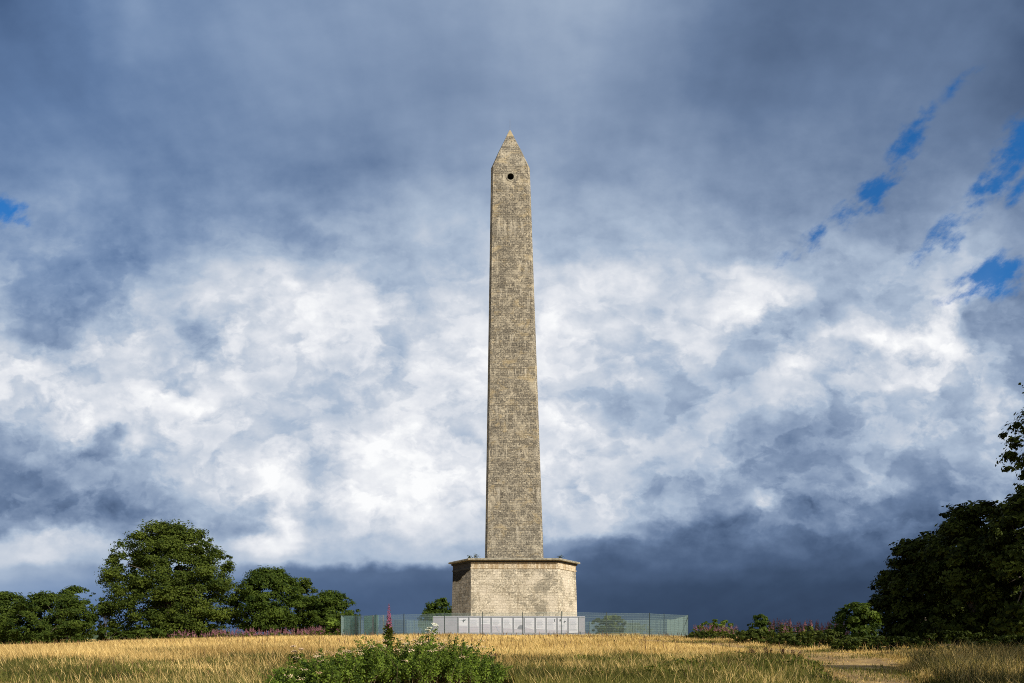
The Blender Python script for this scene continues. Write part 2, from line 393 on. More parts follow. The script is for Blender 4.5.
def stone_mat(name, kind):
    m, t, out = new_mat(name)
    uvn = t.node('ShaderNodeUVMap')
    uv = uvn.outputs[0]
    ux, uy, _ = t.sep(uv)
    # uneven courses: wobble the lookup a little
    wob = t.noise(uv, 0.9, 3, 0.5, 0.0, 'Color')
    wv_ = t.node('ShaderNodeVectorMath', operation='MULTIPLY_ADD'); t.l.new(wob, wv_.inputs[0])
    wv_.inputs[1].default_value = (0.10, 0.05, 0); t.l.new(uv, wv_.inputs[2])
    br = t.node('ShaderNodeTexBrick'); t.l.new(wv_.outputs[0], br.inputs['Vector'])
    br.inputs['Scale'].default_value = 1.0
    br.offset = 0.5; br.offset_frequency = 2
    if kind == 'shaft':
        bw, rh, mo = 0.50, 0.25, 0.020
        c1, c2, cm = (0.15, 0.135, 0.11, 1), (0.29, 0.262, 0.212, 1), (0.12, 0.105, 0.085, 1)
    elif kind == 'frieze':
        bw, rh, mo = 1.5, 1.2, 0.012
        c1, c2, cm = (0.40, 0.34, 0.25, 1), (0.54, 0.47, 0.36, 1), (0.22, 0.17, 0.11, 1)
    else:
        bw, rh, mo = 0.60, 0.27, 0.016
        c1, c2, cm = (0.33, 0.295, 0.23, 1), (0.49, 0.445, 0.36, 1), (0.25, 0.215, 0.16, 1)
    br.inputs['Brick Width'].default_value = bw; br.inputs['Row Height'].default_value = rh
    br.inputs['Mortar Size'].default_value = mo; br.inputs['Mortar Smooth'].default_value = 0.4
    br.inputs['Bias'].default_value = 0.0
    br.inputs['Color1'].default_value = c1; br.inputs['Color2'].default_value = c2; br.inputs['Mortar'].default_value = cm
    c = br.outputs['Color']
    nfine = t.noise(uv, 6.5, 6, 0.75)                       # grain and pitting
    nbig = t.noise(uv, 0.35, 5, 0.6, 0.4)
    stre = t.noise(t.vscale(uv, (2.6, 0.28, 1)), 1.0, 6, 0.65)  # rain streaks
    blot = t.noise(uv, 1.7, 6, 0.66, 0.6)
    if kind == 'shaft':
        c = t.mix(1.0, c, t.ramp(nfine, [(0.36, (0.26, 0.26, 0.27, 1)), (0.5, (0.92, 0.92, 0.93, 1)), (0.64, (1.95, 1.9, 1.78, 1))]), 'MULTIPLY')
        patchy = t.noise(t.vscale(uv, (1.0, 0.55, 1)), 0.95, 7, 0.72, 0.8)
        c = t.mix(t.rng(patchy, 0.50, 0.64, 0, 0.65), c, (0.47, 0.42, 0.33, 1))         # pale scoured stone
        c = t.mix(t.rng(nbig, 0.40, 0.62, 0, 0.55), c, t.mix(1.0, c, (0.66, 0.67, 0.70, 1), 'MULTIPLY'))
        c = t.mix(t.rng(t.noise(t.vscale(uv, (0.8, 1.3, 1)), 0.7, 6, 0.7, 0.8), 0.52, 0.66, 0, 0.5), c, (0.40, 0.315, 0.18, 1))           # ochre lichen
        c = t.mix(t.rng(blot, 0.45, 0.34, 0, 0.6), c, (0.10, 0.092, 0.078, 1))          # dark crust
        # lime run-off below the lift joints
        fr_ = t.m('FRACT', t.m('ADD', t.m('DIVIDE', uy, 4.1), t.m('MULTIPLY', t.noise(t.vscale(uv, (0.0, 0.11, 1)), 1.0, 2), 1.4)))
        lime = t.m('MULTIPLY', t.rng(fr_, 0.30, 0.97), t.rng(stre, 0.53, 0.62))
        c = t.mix(t.m('MULTIPLY', lime, 0.45), c, (0.60, 0.55, 0.46, 1))
        ln = t.m('MULTIPLY', t.rng(fr_, 0.972, 0.985), 0.4)
        c = t.mix(ln, c, (0.07, 0.06, 0.045, 1))
        spots = t.noise(uv, 4.5, 3, 0.5, 0.0)
        c = t.mix(t.rng(spots, 0.66, 0.72, 0, 0.8), c, (0.55, 0.50, 0.40, 1))
    else:
        c = t.mix(1.0, c, t.ramp(nfine, [(0.36, (0.28, 0.26, 0.22, 1)), (0.46, (0.82, 0.81, 0.78, 1)), (0.64, (1.5, 1.48, 1.42, 1))]), 'MULTIPLY')
        c = t.mix(t.rng(stre, 0.50 if kind == 'plinth' else 0.43, 0.68 if kind == 'plinth' else 0.58, 0, 0.5 if kind == 'plinth' else 0.6), c, (0.17, 0.135, 0.085, 1) if kind == 'plinth' else (0.25, 0.165, 0.07, 1))
        if kind == 'plinth':
            grime = t.m('ADD', blot, t.m('MULTIPLY', t.m('SUBTRACT', nbig, 0.5), 0.9))
            # the damp end of the front face carries most of the dark lichen
            grime = t.m('ADD', grime, t.m('MULTIPLY', t.rng(t.m('ABSOLUTE', t.m('SUBTRACT', ux, 7.4)), 1.3, 0.3), 0.13))
            c = t.mix(t.rng(grime, 0.52, 0.68, 0, 0.6), c, (0.13, 0.12, 0.095, 1))
            c = t.mix(t.rng(nbig, 0.52, 0.36, 0, 0.5), c, (0.52, 0.465, 0.375, 1))
        spots = t.noise(uv, 5.5, 3, 0.5, 0.0)
        c = t.mix(t.rng(spots, 0.66, 0.72, 0, 0.7), c, (0.64, 0.60, 0.52, 1))
        c = t.mix(t.rng(spots, 0.34, 0.28, 0, 0.6), c, (0.10, 0.085, 0.06, 1))
    if kind == 'shaft': c = t.mix(1.0, c, (0.94, 0.935, 0.895, 1), 'MULTIPLY')
    p = t.node('ShaderNodeBsdfPrincipled'); p.inputs['Roughness'].default_value = 0.9
    p.inputs['Specular IOR Level'].default_value = 0.2
    t.l.new(c, p.inputs['Base Color'])
    h = t.m('ADD', t.m('MULTIPLY', nfine, 0.6), t.m('MULTIPLY', br.outputs['Fac'], -0.5))
    bp = t.node('ShaderNodeBump'); bp.inputs['Strength'].default_value = 0.55; bp.inputs['Distance'].default_value = 0.06
    t.l.new(h, bp.inputs['Height']); t.l.new(bp.outputs[0], p.inputs['Normal'])
    t.l.new(p.outputs[0], out.inputs[0])
    return m


M_SHAFT = stone_mat('weathered_shaft_stone', 'shaft')
M_PLINTH = stone_mat('pale_plinth_stone', 'plinth')
M_FRIEZE = stone_mat('frieze_stone', 'frieze')
M_LIP = simple('cornice_stone', (0.22, 0.20, 0.15), 0.9, 0, 0.5, 3.0)
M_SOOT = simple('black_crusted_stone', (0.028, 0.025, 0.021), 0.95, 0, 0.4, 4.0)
M_TIP = simple('ochre_stone', (0.29, 0.235, 0.14), 0.9, 0, 0.3, 4.0)
M_DARK = simple('unlit_interior', (0.01, 0.01, 0.01), 0.95)
M_METAL = simple('grey_metal', (0.25, 0.25, 0.26), 0.4, 0.8)
M_BARK = simple('bark', (0.075, 0.060, 0.045), 0.95, 0, 0.35, 3.0)
M_BEECH = leaf_mat('beech_leaves', (0.018, 0.033, 0.005), (0.112, 0.145, 0.023), 0.36)
M_OAK = leaf_mat('oak_leaves', (0.015, 0.031, 0.005), (0.096, 0.136, 0.020), 0.36)
M_SCRUB = leaf_mat('scrub_leaves', (0.015, 0.030, 0.005), (0.086, 0.120, 0.019), 0.34)
M_WOOD = leaf_mat('shade_toned_leaves', (0.007, 0.012, 0.002), (0.052, 0.068, 0.010), 0.15, 0.1)  # leaf colour darkened to carry the shade inside the wood
M_BRAMBLE = leaf_mat('bramble_leaves', (0.018, 0.038, 0.004), (0.165, 0.235, 0.028), 0.34, 0.3)
M_HEDGE = leaf_mat('hedge_leaves', (0.022, 0.036, 0.006), (0.105, 0.125, 0.024), 0.3)
M_WEED = leaf_mat('weed_leaves', (0.024, 0.038, 0.005), (0.135, 0.150, 0.024), 0.25)
M_PINK = leaf_mat('pink_florets', (0.16, 0.045, 0.08), (0.36, 0.12, 0.20), 0.25, 0.1)
M_PINKDIM = leaf_mat('faded_florets', (0.12, 0.055, 0.065), (0.30, 0.14, 0.17), 0.25, 0.1)
M_CREAM = leaf_mat('dry_umbels', (0.30, 0.19, 0.11), (0.62, 0.48, 0.32), 0.15, 0.1)
M_WHITE_FL = leaf_mat('white_umbels', (0.55, 0.55, 0.48), (0.80, 0.80, 0.74), 0.2, 0.1)
M_DOCK = leaf_mat('dock_seed', (0.045, 0.022, 0.013), (0.17, 0.10, 0.055), 0.05, 0.1)
M_STRAW = leaf_mat('straw_grass', (0.31, 0.20, 0.065), (0.76, 0.565, 0.245), 0.25, 0.3)
M_GREENGRASS = leaf_mat('green_grass', (0.028, 0.034, 0.007), (0.17, 0.160, 0.040), 0.25, 0.3)
M_GREEN_POST = simple('green_post_paint', (0.018, 0.032, 0.028), 0.5, 0.1)
M_MESH = simple('green_coated_wire', (0.16, 0.235, 0.23), 0.5, 0.0, 0.05)
M_GATE = simple('bright_green_wire', (0.13, 0.30, 0.25), 0.5, 0.0, 0.05)
M_NET = simple('lilac_grey_boarding', (0.26, 0.255, 0.29), 0.7, 0.0, 0.08, 1.5)
M_POSTER = simple('white_poster', (0.54, 0.54, 0.58), 0.45, 0, 0.03)
M_LILAC = simple('lilac_print', (0.40, 0.38, 0.43), 0.45, 0, 0.06)
M_PRINT = simple('grey_print', (0.36, 0.36, 0.42), 0.5, 0, 0.05)
M_INK = simple('dark_print', (0.06, 0.06, 0.07), 0.5, 0, 0.05)


def ground_mat():
    m, t, out = new_mat('field_soil')
    g = t.node('ShaderNodeNewGeometry')
    P = g.outputs['Position']
    x, y, z = t.sep(P)
    n1 = t.noise(P, 0.35, 6, 0.65); n2 = t.noise(P, 5.0, 6, 0.7); n3 = t.noise(P, 0.004, 5, 0.6)
    c = t.ramp(n2, [(0.3, (0.20, 0.125, 0.045, 1)), (0.6, (0.42, 0.285, 0.10, 1)), (0.8, (0.52, 0.38, 0.16, 1))])
    c = t.mix(t.rng(n1, 0.52, 0.70, 0, 0.55), c, (0.11, 0.10, 0.03, 1))
    vale = t.ramp(n3, [(0.35, (0.035, 0.06, 0.03, 1)), (0.55, (0.06, 0.085, 0.035, 1)), (0.7, (0.13, 0.12, 0.06, 1))])
    c = t.mix(t.rng(y, 92, 102), c, vale)
    p = t.node('ShaderNodeBsdfPrincipled'); p.inputs['Roughness'].default_value = 0.95; p.inputs['Specular IOR Level'].default_value = 0.1
    t.l.new(c, p.inputs['Base Color'])
    bp = t.node('ShaderNodeBump'); bp.inputs['Strength'].default_value = 0.8; bp.inputs['Distance'].default_value = 0.08
    t.l.new(n2, bp.inputs['Height']); t.l.new(bp.outputs[0], p.inputs['Normal'])
    t.l.new(p.outputs[0], out.inputs[0])
    return m


def path_mat():
    m, t, out = new_mat('trodden_path')
    g = t.node('ShaderNodeNewGeometry'); P = g.outputs['Position']
    n1 = t.noise(P, 0.8, 6, 0.65); n2 = t.noise(P, 9.0, 6, 0.7)
    c = t.ramp(n1, [(0.3, (0.13, 0.085, 0.04, 1)), (0.5, (0.27, 0.18, 0.08, 1)), (0.7, (0.42, 0.30, 0.125, 1))])
    c = t.mix(t.rng(n2, 0.45, 0.7, 0, 0.6), c, (0.25, 0.17, 0.07, 1))
    p = t.node('ShaderNodeBsdfPrincipled'); p.inputs['Roughness'].default_value = 0.95; p.inputs['Specular IOR Level'].default_value = 0.1
    t.l.new(c, p.inputs['Base Color'])
    bp = t.node('ShaderNodeBump'); bp.inputs['Strength'].default_value = 0.8; bp.inputs['Distance'].default_value = 0.05
    t.l.new(n2, bp.inputs['Height']); t.l.new(bp.outputs[0], p.inputs['Normal'])
    t.l.new(p.outputs[0], out.inputs[0])
    return m


# ------------------------------------------------------------------ the ground: one sheet to the horizon
def ticks(lo, hi, fine_lo, fine_hi, step, n):
    a = np.arange(fine_lo, fine_hi + 1e-6, step)
    g = np.geomspace(1, hi - fine_hi + 1, n)[1:] - 1 + fine_hi
    h = fine_lo - (np.geomspace(1, fine_lo - lo + 1, n)[1:] - 1)
    return np.concatenate([h[::-1], a, g])


gx = ticks(-15000, 15000, -70, 70, 1.25, 26); gy = ticks(-400, 20000, -10, 150, 1.25, 30)
GX, GY = np.meshgrid(gx, gy)
GV = np.stack([GX, GY, ground(GX, GY)], -1).reshape(-1, 3)
nx_, ny_ = len(gx), len(gy)
ii = (np.arange(ny_ - 1)[:, None] * nx_ + np.arange(nx_ - 1)[None, :]).ravel()
gf = np.stack([ii, ii + 1, ii + 1 + nx_, ii + nx_], -1)
go = np_mesh('ground', GV, [gf], ground_mat(), smooth=True); go['kind'] = 'structure'

PATH = [(7.7, 9, 1.9), (8.7, 14, 1.9), (9.8, 18, 2.0), (11.5, 22.5, 2.4), (13.5, 27, 3.4), (14.6, 31, 3.6), (14.2, 35, 2.8), (12.9, 39, 2.2), (11.2, 43, 1.9), (8.5, 47, 1.6)]


def path_dist(x, y):
    """signed distance to the path's edge (negative on the path)"""
    best = np.full(np.shape(x), 1e9)
    for (x0, y0, w0), (x1, y1, w1) in zip(PATH[:-1], PATH[1:]):
        ex, ey = x1 - x0, y1 - y0; tt = np.clip(((x - x0) * ex + (y - y0) * ey) / (ex * ex + ey * ey), 0, 1)
        best = np.minimum(best, np.hypot(x - x0 - tt * ex, y - y0 - tt * ey) - 0.5 * (w0 + tt * (w1 - w0)))
    return best


def make_path():
    pts = []
    for (x0, y0, w0), (x1, y1, w1) in zip(PATH[:-1], PATH[1:]):
        for k in range(8):
            s = k / 8.0; pts.append((x0 + s * (x1 - x0), y0 + s * (y1 - y0), w0 + s * (w1 - w0)))
    pts.append(PATH[-1])
    V = []; nC = 7
    for i, (x, y, wd) in enumerate(pts):
        a = pts[max(i - 1, 0)]; b = pts[min(i + 1, len(pts) - 1)]
        t = Vector((b[0] - a[0], b[1] - a[1])).normalized()
        for k in range(nC):
            o = (k / (nC - 1) - 0.5) * (wd + 0.35 * math.sin(i * 1.3 + k))
            X_, Y_ = x + t.y * o, y - t.x * o
            V.append((X_, Y_, gz(X_, Y_) + 0.022))
    f = np.array([[i * nC + k, i * nC + k + 1, (i + 1) * nC + k + 1, (i + 1) * nC + k] for i in range(len(pts) - 1) for k in range(nC - 1)])
    o = np_mesh('path', V, [f], path_mat(), smooth=True); o['kind'] = 'structure'


make_path()

# ------------------------------------------------------------------ the obelisk
AXIS = Vector((0.25, 75.30, 0.0))


LEAN = -0.0098


def tri_ring(wf, Lc, z, off=0.0):
    """a triangle with cut corners, its flat front towards -y; six corners, front left first, anticlockwise"""
    wf += 1.1547 * off; Lc += 1.1547 * off
    r = (wf + 2 * Lc) / (2 * math.sqrt(3)); s = 0.5 * wf
    ax = AXIS + Vector((LEAN * max(0.0, z - 9.0), 0, 0))
    pts = []
    for k in range(3):
        a = -math.pi / 2 + k * 2 * math.pi / 3
        n = Vector((math.cos(a), math.sin(a), 0)); t = Vector((-math.sin(a), math.cos(a), 0))
        pts += [ax + n * r - t * s + Vector((0, 0, z)), ax + n * r + t * s + Vector((0, 0, z))]
    return pts


def ring_mesh(name, rings, mat, parent, cap_top=False, cap_bottom=False, skip=(), side_mats=None):
    bm = bmesh.new(); uvl = bm.loops.layers.uv.new('UVMap')
    vs = [[bm.verts.new(p) for p in r] for r in rings]
    n = len(rings[0])
    for i in range(len(rings) - 1):
        off = 0.0
        for k in range(n):
            a, b = rings[i][k], rings[i][(k + 1) % n]
            wl = (b - a).length
            if (i, k) not in skip:
                f = bm.faces.new((vs[i][k], vs[i][(k + 1) % n], vs[i + 1][(k + 1) % n], vs[i + 1][k]))
                tdir = (b - a).normalized()
                for lp in f.loops:
                    lp[uvl].uv = (off + (lp.vert.co - rings[0][k]).dot(tdir), lp.vert.co.z)
                if side_mats: f.material_index = side_mats.get(k, 0)
            off += wl + 0.37
    if cap_top: bm.faces.new(vs[-1])
    if cap_bottom: bm.faces.new(vs[0][::-1])
    return bm, vs, uvl


ob = thing('obelisk', 'tall tapering grey-brown stone obelisk on a pale cut-cornered plinth', 'monument', (0, 0, 0))
zb = 1.05; WF, LB, LT = 8.95, 4.85, 4.35
Z_W = zpix(568.0, 69.9)                   # top of the plain wall
Z_C = zpix(557.6, 69.4)                   # top of the cornice
bm, vs, uvl = ring_mesh('plinth', [tri_ring(WF, LB, zb - 1.0), tri_ring(WF, (LB + LT) / 2, 4.6), tri_ring(WF, LT, Z_W - 0.05)], M_PLINTH, ob)
bm_obj('plinth', bm, M_PLINTH, ob)
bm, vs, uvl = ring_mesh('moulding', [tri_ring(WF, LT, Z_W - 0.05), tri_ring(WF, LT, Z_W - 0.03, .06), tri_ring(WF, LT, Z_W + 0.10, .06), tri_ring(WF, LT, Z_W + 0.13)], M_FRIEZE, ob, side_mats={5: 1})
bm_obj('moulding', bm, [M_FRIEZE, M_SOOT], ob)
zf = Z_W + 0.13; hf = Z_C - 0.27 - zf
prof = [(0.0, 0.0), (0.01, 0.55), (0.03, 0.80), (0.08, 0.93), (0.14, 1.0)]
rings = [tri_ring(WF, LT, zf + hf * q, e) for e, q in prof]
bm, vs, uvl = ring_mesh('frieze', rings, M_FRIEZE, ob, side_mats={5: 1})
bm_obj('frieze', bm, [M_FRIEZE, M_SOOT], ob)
rings = [tri_ring(WF, LT, Z_C - 0.25, 0.10), tri_ring(WF, LT, Z_C - 0.20, 0.42), tri_ring(WF, LT, Z_C - 0.07, 0.44), tri_ring(WF, LT, Z_C, 0.34)]
bm, vs, uvl = ring_mesh('cornice', rings, M_LIP, ob, cap_top=True, cap_bottom=True)
bm_obj('cornice', bm, M_LIP, ob)
bm, vs, uvl = ring_mesh('lip_shade_ring', [tri_ring(WF, LT, Z_C - 0.41, 0.085), tri_ring(WF, LT, Z_C - 0.38, 0.15), tri_ring(WF, LT, Z_C - 0.245, 0.16)], M_SOOT, ob)
bm_obj('lip_shade_ring', bm, M_SOOT, ob)  # dark ring added under the lip for its shadow line and soot
# dark crust on the shaded corner under the cornice
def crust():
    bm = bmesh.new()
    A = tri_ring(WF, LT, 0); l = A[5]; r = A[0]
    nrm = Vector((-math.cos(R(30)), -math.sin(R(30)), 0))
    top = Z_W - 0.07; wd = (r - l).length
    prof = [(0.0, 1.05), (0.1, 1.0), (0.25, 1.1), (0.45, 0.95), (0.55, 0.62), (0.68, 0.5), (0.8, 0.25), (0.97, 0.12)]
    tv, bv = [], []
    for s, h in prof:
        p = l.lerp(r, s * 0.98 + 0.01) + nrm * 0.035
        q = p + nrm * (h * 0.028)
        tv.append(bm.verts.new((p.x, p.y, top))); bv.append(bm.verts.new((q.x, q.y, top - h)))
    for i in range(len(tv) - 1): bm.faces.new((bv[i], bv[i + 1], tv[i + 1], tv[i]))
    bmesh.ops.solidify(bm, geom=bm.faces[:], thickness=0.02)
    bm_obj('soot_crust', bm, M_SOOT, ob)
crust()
ZS0, ZS1 = Z_C - 0.02, zpix(165.5, 73.9)
sh0, sh1 = tri_ring(5.85, 0.50, ZS0), tri_ring(3.72, 0.50, ZS1)
# a stepped skirt where the shaft meets the plinth
bm, vs, uvl = ring_mesh('shaft_base', [tri_ring(6.6, 0.9, ZS0), tri_ring(6.6, 0.9, ZS0 + 0.3), tri_ring(6.1, 0.6, ZS0 + 0.42)], M_SHAFT, ob, cap_top=True)
bm_obj('shaft_step', bm, M_SHAFT, ob)
# the shaft, its front pierced by a round opening
z_oc = zpix(176.0, 73.8)
t_a = (z_oc - 0.9 - ZS0) / (ZS1 - ZS0)
ra = [a.lerp(b, t_a) for a, b in zip(sh0, sh1)]
nseg = 12
rings = [[a.lerp(b, k / nseg) for a, b in zip(sh0, ra)] for k in range(nseg + 1)] + [sh1]
bm, vs, uvl = ring_mesh('shaft', rings, M_SHAFT, ob, skip={(nseg, 0)})
fr = [rings[nseg][0], rings[nseg][1], rings[nseg + 1][1], rings[nseg + 1][0]]
nrm = (fr[1] - fr[0]).cross(fr[3] - fr[0]).normalized()
tup = nrm.cross(Vector((1, 0, 0))).normalized()
if tup.z < 0: tup = -tup
oc = (fr[0] + fr[1]) / 2 + tup * ((z_oc - fr[0].z) / tup.z)
edges = []
cor = [vs[nseg][0], vs[nseg][1], vs[nseg + 1][1], vs[nseg + 1][0]]
for k in range(4):
    e = bm.edges.get((cor[k], cor[(k + 1) % 4])) or bm.edges.new((cor[k], cor[(k + 1) % 4])); edges.append(e)
RO = 0.36; NC = 24
cv = [bm.verts.new(oc + Vector((1, 0, 0)) * RO * math.cos(2 * math.pi * k / NC) + tup * RO * math.sin(2 * math.pi * k / NC)) for k in range(NC)]
for k in range(NC): edges.append(bm.edges.new((cv[k], cv[(k + 1) % NC])))
r_ = bmesh.ops.triangle_fill(bm, use_beauty=True, use_dissolve=False, edges=edges)
for f in r_['geom']:
    if isinstance(f, bmesh.types.BMFace):
        for lp in f.loops: lp[uvl].uv = (lp.vert.co.x + 3, lp.vert.co.z)
back = [bm.verts.new(v_.co + Vector((0, 1.1, 0))) for v_ in cv]
for k in range(NC):
    bm.faces.new((cv[k], back[k], back[(k + 1) % NC], cv[(k + 1) % NC])).material_index = 1
bm.faces.new(back).material_index = 1
bmesh.ops.recalc_face_normals(bm, faces=[f for f in bm.faces if f.material_index == 0])
shaft_o = bm_obj('shaft', bm, [M_SHAFT, M_DARK], ob)
bm = bmesh.new()
ringv = []
for k in range(NC):
    a = 2 * math.pi * k / NC
    dirv = Vector((1, 0, 0)) * math.cos(a) + tup * math.sin(a)
    ringv.append([bm.verts.new(oc + dirv * rr - Vector((0, dd, 0))) for rr, dd in ((RO - 0.01, 0.0), (RO, 0.04), (RO + 0.13, 0.04), (RO + 0.15, -0.01))])
for k in range(NC):
    for q in range(3):
        bm.faces.new((ringv[k][q], ringv[k][q + 1], ringv[(k + 1) % NC][q + 1], ringv[(k + 1) % NC][q]))
bm_obj('opening_surround', bm, M_LIP, shaft_o)
# pyramid top
Z_A = zpix(129.0, 75.3)
apex = AXIS + Vector((LEAN * (Z_A - 9.0), 0, Z_A))
cap_r = [p.lerp(apex, 0.80) for p in sh1]
mid = [p.lerp(apex, 0.4) + (p - AXIS - Vector((LEAN * (ZS1 - 9.0), 0, ZS1))) * 0.02 for p in sh1]
bm, vs, uvl = ring_mesh('pyramid_top', [sh1, mid, cap_r], M_SHAFT, ob, cap_top=True)
bm_obj('pyramid_top', bm, M_SHAFT, ob)
bm = bmesh.new()
cr = [p.lerp(apex, 0.795) + (p - AXIS - Vector((LEAN * (ZS1 - 9.0), 0, ZS1))) * 0.004 for p in sh1]
vb = [bm.verts.new(p) for p in cr]; ct = [bm.verts.new(p.lerp(apex, 0.96)) for p in sh1]
for k in range(6): bm.faces.new((vb[k], vb[(k + 1) % 6], ct[(k + 1) % 6], ct[k]))
bm.faces.new(ct); bm.faces.new(vb[::-1])
bm_obj('capstone', bm, M_TIP, ob)
bm = bmesh.new(); add_tube(bm, [apex - Vector((0, 0, 0.25)), apex + Vector((0, 0, 1.15))], [0.022, 0.010], 6)
bm_obj('lightning_rod', bm, M_METAL, ob)


# ------------------------------------------------------------------ foliage
def rand_dirs(rng, n):
    v = rng.normal(size=(n, 3)); return v / np.linalg.norm(v, axis=1, keepdims=True)


def leaf_quads(P, N, size, rng, elong=1.5):
    """rhombic leaves, slightly folded, centred on P with normals N"""
    n = len(P)
    a = np.cross(N, rand_dirs(rng, n)); a /= np.linalg.norm(a, axis=1, keepdims=True) + 1e-9
    b = np.cross(N, a)
    s = (np.asarray(size) * rng.uniform(0.65, 1.3, n))[:, None]
    V = np.stack([P - a * s * 0.5 * elong, P + b * s * 0.42 + N * s * 0.10, P + a * s * 0.5 * elong, P - b * s * 0.42 + N * s * 0.10], 1).reshape(-1, 3)
    i = np.arange(n) * 4
    return V, np.stack([i, i + 1, i + 2, i + 3], -1)


def crown_points(rng, W, D, H, z0, nclump, nleaf, shape='round', spread=0.16, ragged=0.10):
    """clumps of leaves through the crown's volume, thick towards its outside"""
    nbody = nclump; nclump += nclump // 2             # the last third are thin sprays at the outline
    t_ = rng.random(nclump)                           # height up the crown
    low_ = 0.80 + 0.20 * S(t_ / 0.35)
    prof_ = np.where(t_ < 0.40, low_, np.sqrt(np.maximum(0, 1 - ((t_ - 0.40) / 0.62) ** 2)))
    an = rng.uniform(0, 2 * np.pi, nclump)
    dirs = np.stack([np.cos(an) * prof_, np.sin(an) * prof_, (t_ - 0.42) * 1.6], -1)
    dirs /= np.linalg.norm(dirs, axis=1, keepdims=True)
    lobes = rand_dirs(rng, 9); la = rng.uniform(-0.13, 0.13, 9)
    lob = 1 + (np.exp(-4.5 * (1 - dirs @ lobes.T)) * la).sum(1)
    rad = rng.uniform(0.20, 1.0, nclump) ** 0.5
    rad = np.where(rng.random(nclump) < 0.28, rng.uniform(0.05, 0.55, nclump), rad)
    rad = np.where(rng.random(nclump) < 0.14, rad + rng.uniform(0, ragged, nclump), rad) * lob
    rad[nbody:] = rng.uniform(0.92, 1.10, nclump - nbody) * lob[nbody:]
    hz_ = np.where(t_ > 0.75, t_ * lob ** 0.7, t_)
    cc = np.stack([np.cos(an) * prof_ * rad * W / 2, np.sin(an) * prof_ * rad * D / 2, z0 + hz_ * H * 0.97], -1)
    per = np.maximum(3, rng.normal(nleaf / nbody, nleaf / nbody * 0.35, nclump)).astype(int)
    per[nbody:] = np.maximum(3, per[nbody:] * 0.22).astype(int)
    idx = np.repeat(np.arange(nclump), per)
    n = len(idx)
    rr = spread * min(W, H) * rng.uniform(0.55, 1.3, nclump) * np.where(rad > 1.0, 0.7, 1.0)
    rr[nbody:] *= 0.5
    off = np.clip(rng.normal(size=(n, 3)), -1.55, 1.55) * (rr[idx] * 0.45)[:, None]
    off[:, 2] *= 0.62
    P = cc[idx] + off
    out = off / (np.linalg.norm(off, axis=1, keepdims=True) + 1e-6) * 0.7 + dirs[idx] * 0.55 + np.array([0, 0, 0.35])
    N = out + rand_dirs(rng, n) * 0.75
    N /= np.linalg.norm(N, axis=1, keepdims=True)
    tint = np.clip(rng.normal(0.42, 0.16, nclump)[idx] + rng.normal(0, 0.16, n), 0, 1)
    return P, N, tint, cc


def tree(name, label, cat, px, d, wpx, top_py, mat, seed, nclump=90, nleaf=9000, leaf=0.22, base_gap=0.10, group=None,
         trunk_r=None, depth=None, shape='round', spread=0.16, ragged=0.12, ntrunk=1, pos=None, size=None):
    rng = np.random.default_rng(seed)
    if pos is None:
        p = at(px, d); W = wpx / F * d; H = zpix(top_py, d) - p.z
    else:
        p = Vector((pos[0], pos[1], gz(*pos))); W, H = size
    t = thing(name, label, cat, p, 0, group)
    D = depth or W
    z0 = H * base_gap
    P, N, tint, cc = crown_points(rng, W * 0.92, D * 0.92, (H - z0) * 0.97, z0, nclump, nleaf, shape, spread, ragged)
    P[:, 2] = np.maximum(P[:, 2], 0.03)
    V, f = leaf_quads(P, N, leaf, rng)
    np_mesh('crown', V, [f], mat, t, tint=np.repeat(tint, 4))
    bm = bmesh.new(); tr = trunk_r or max(0.06, 0.035 * W)
    for q in range(ntrunk):
        ox, oy = (0, 0) if ntrunk == 1 else (rng.uniform(-0.22, 0.22) * W, rng.uniform(-0.15, 0.15) * D)
        hh = H * 0.62
        add_tube(bm, [(ox, oy, -0.25), (ox + 0.02 * W, oy, hh * 0.3), (ox * 0.8 - 0.01 * W, oy * 0.8, hh * 0.65), (ox * 0.6 + 0.01 * W, oy * 0.6, hh)],
                 [tr * 1.25, tr * 0.9, tr * 0.6, tr * 0.25], 8)
        for k in range(7):
            tgt = cc[rng.integers(len(cc))]
            s = rng.uniform(0.25, 0.75) * hh
            st = Vector((ox, oy, s)); en = Vector(tgt) * 0.9
            mdp = st.lerp(en, 0.5) + Vector((0, 0, 0.06 * H))
            add_tube(bm, [st, mdp, en], [tr * 0.45, tr * 0.28, tr * 0.08], 6)
    bm_obj('trunk', bm, M_BARK, t, smooth=True)
    return t


# trees and scrub along the left edge of the field
tree('broadleaf_tree', 'largest broad leafy tree standing left of the obelisk beyond the golden field', 'tree', 171, 75, 138, 522, M_BEECH, 5, 460, 95000, 0.165, 0.04, depth=12, ntrunk=3, spread=0.095, ragged=0.20, trunk_r=0.24)
tree('broadleaf_tree', 'medium rounded green tree just right of the largest tree', 'tree', 268, 77, 74, 568, M_OAK, 6, 210, 36000, 0.165, 0.12, ntrunk=2, trunk_r=0.16, spread=0.14)
tree('broadleaf_tree', 'small pale-topped tree squeezed between two rounder trees', 'tree', 303, 84, 36, 578, M_BEECH, 7, 80, 11000, 0.17, 0.10, trunk_r=0.12)
tree('broadleaf_tree', 'low wide dark tree ending the left tree line beside the green fence', 'tree', 330, 80, 62, 589, M_OAK, 8, 150, 24000, 0.165, 0.06, ntrunk=2, trunk_r=0.15, spread=0.15)
tree('young_tree', 'thin sparse sapling against the sky left of the largest tree', 'tree', 106, 72, 30, 602, M_BEECH, 9, 26, 1500, 0.20, 0.22, trunk_r=0.06, spread=0.17)
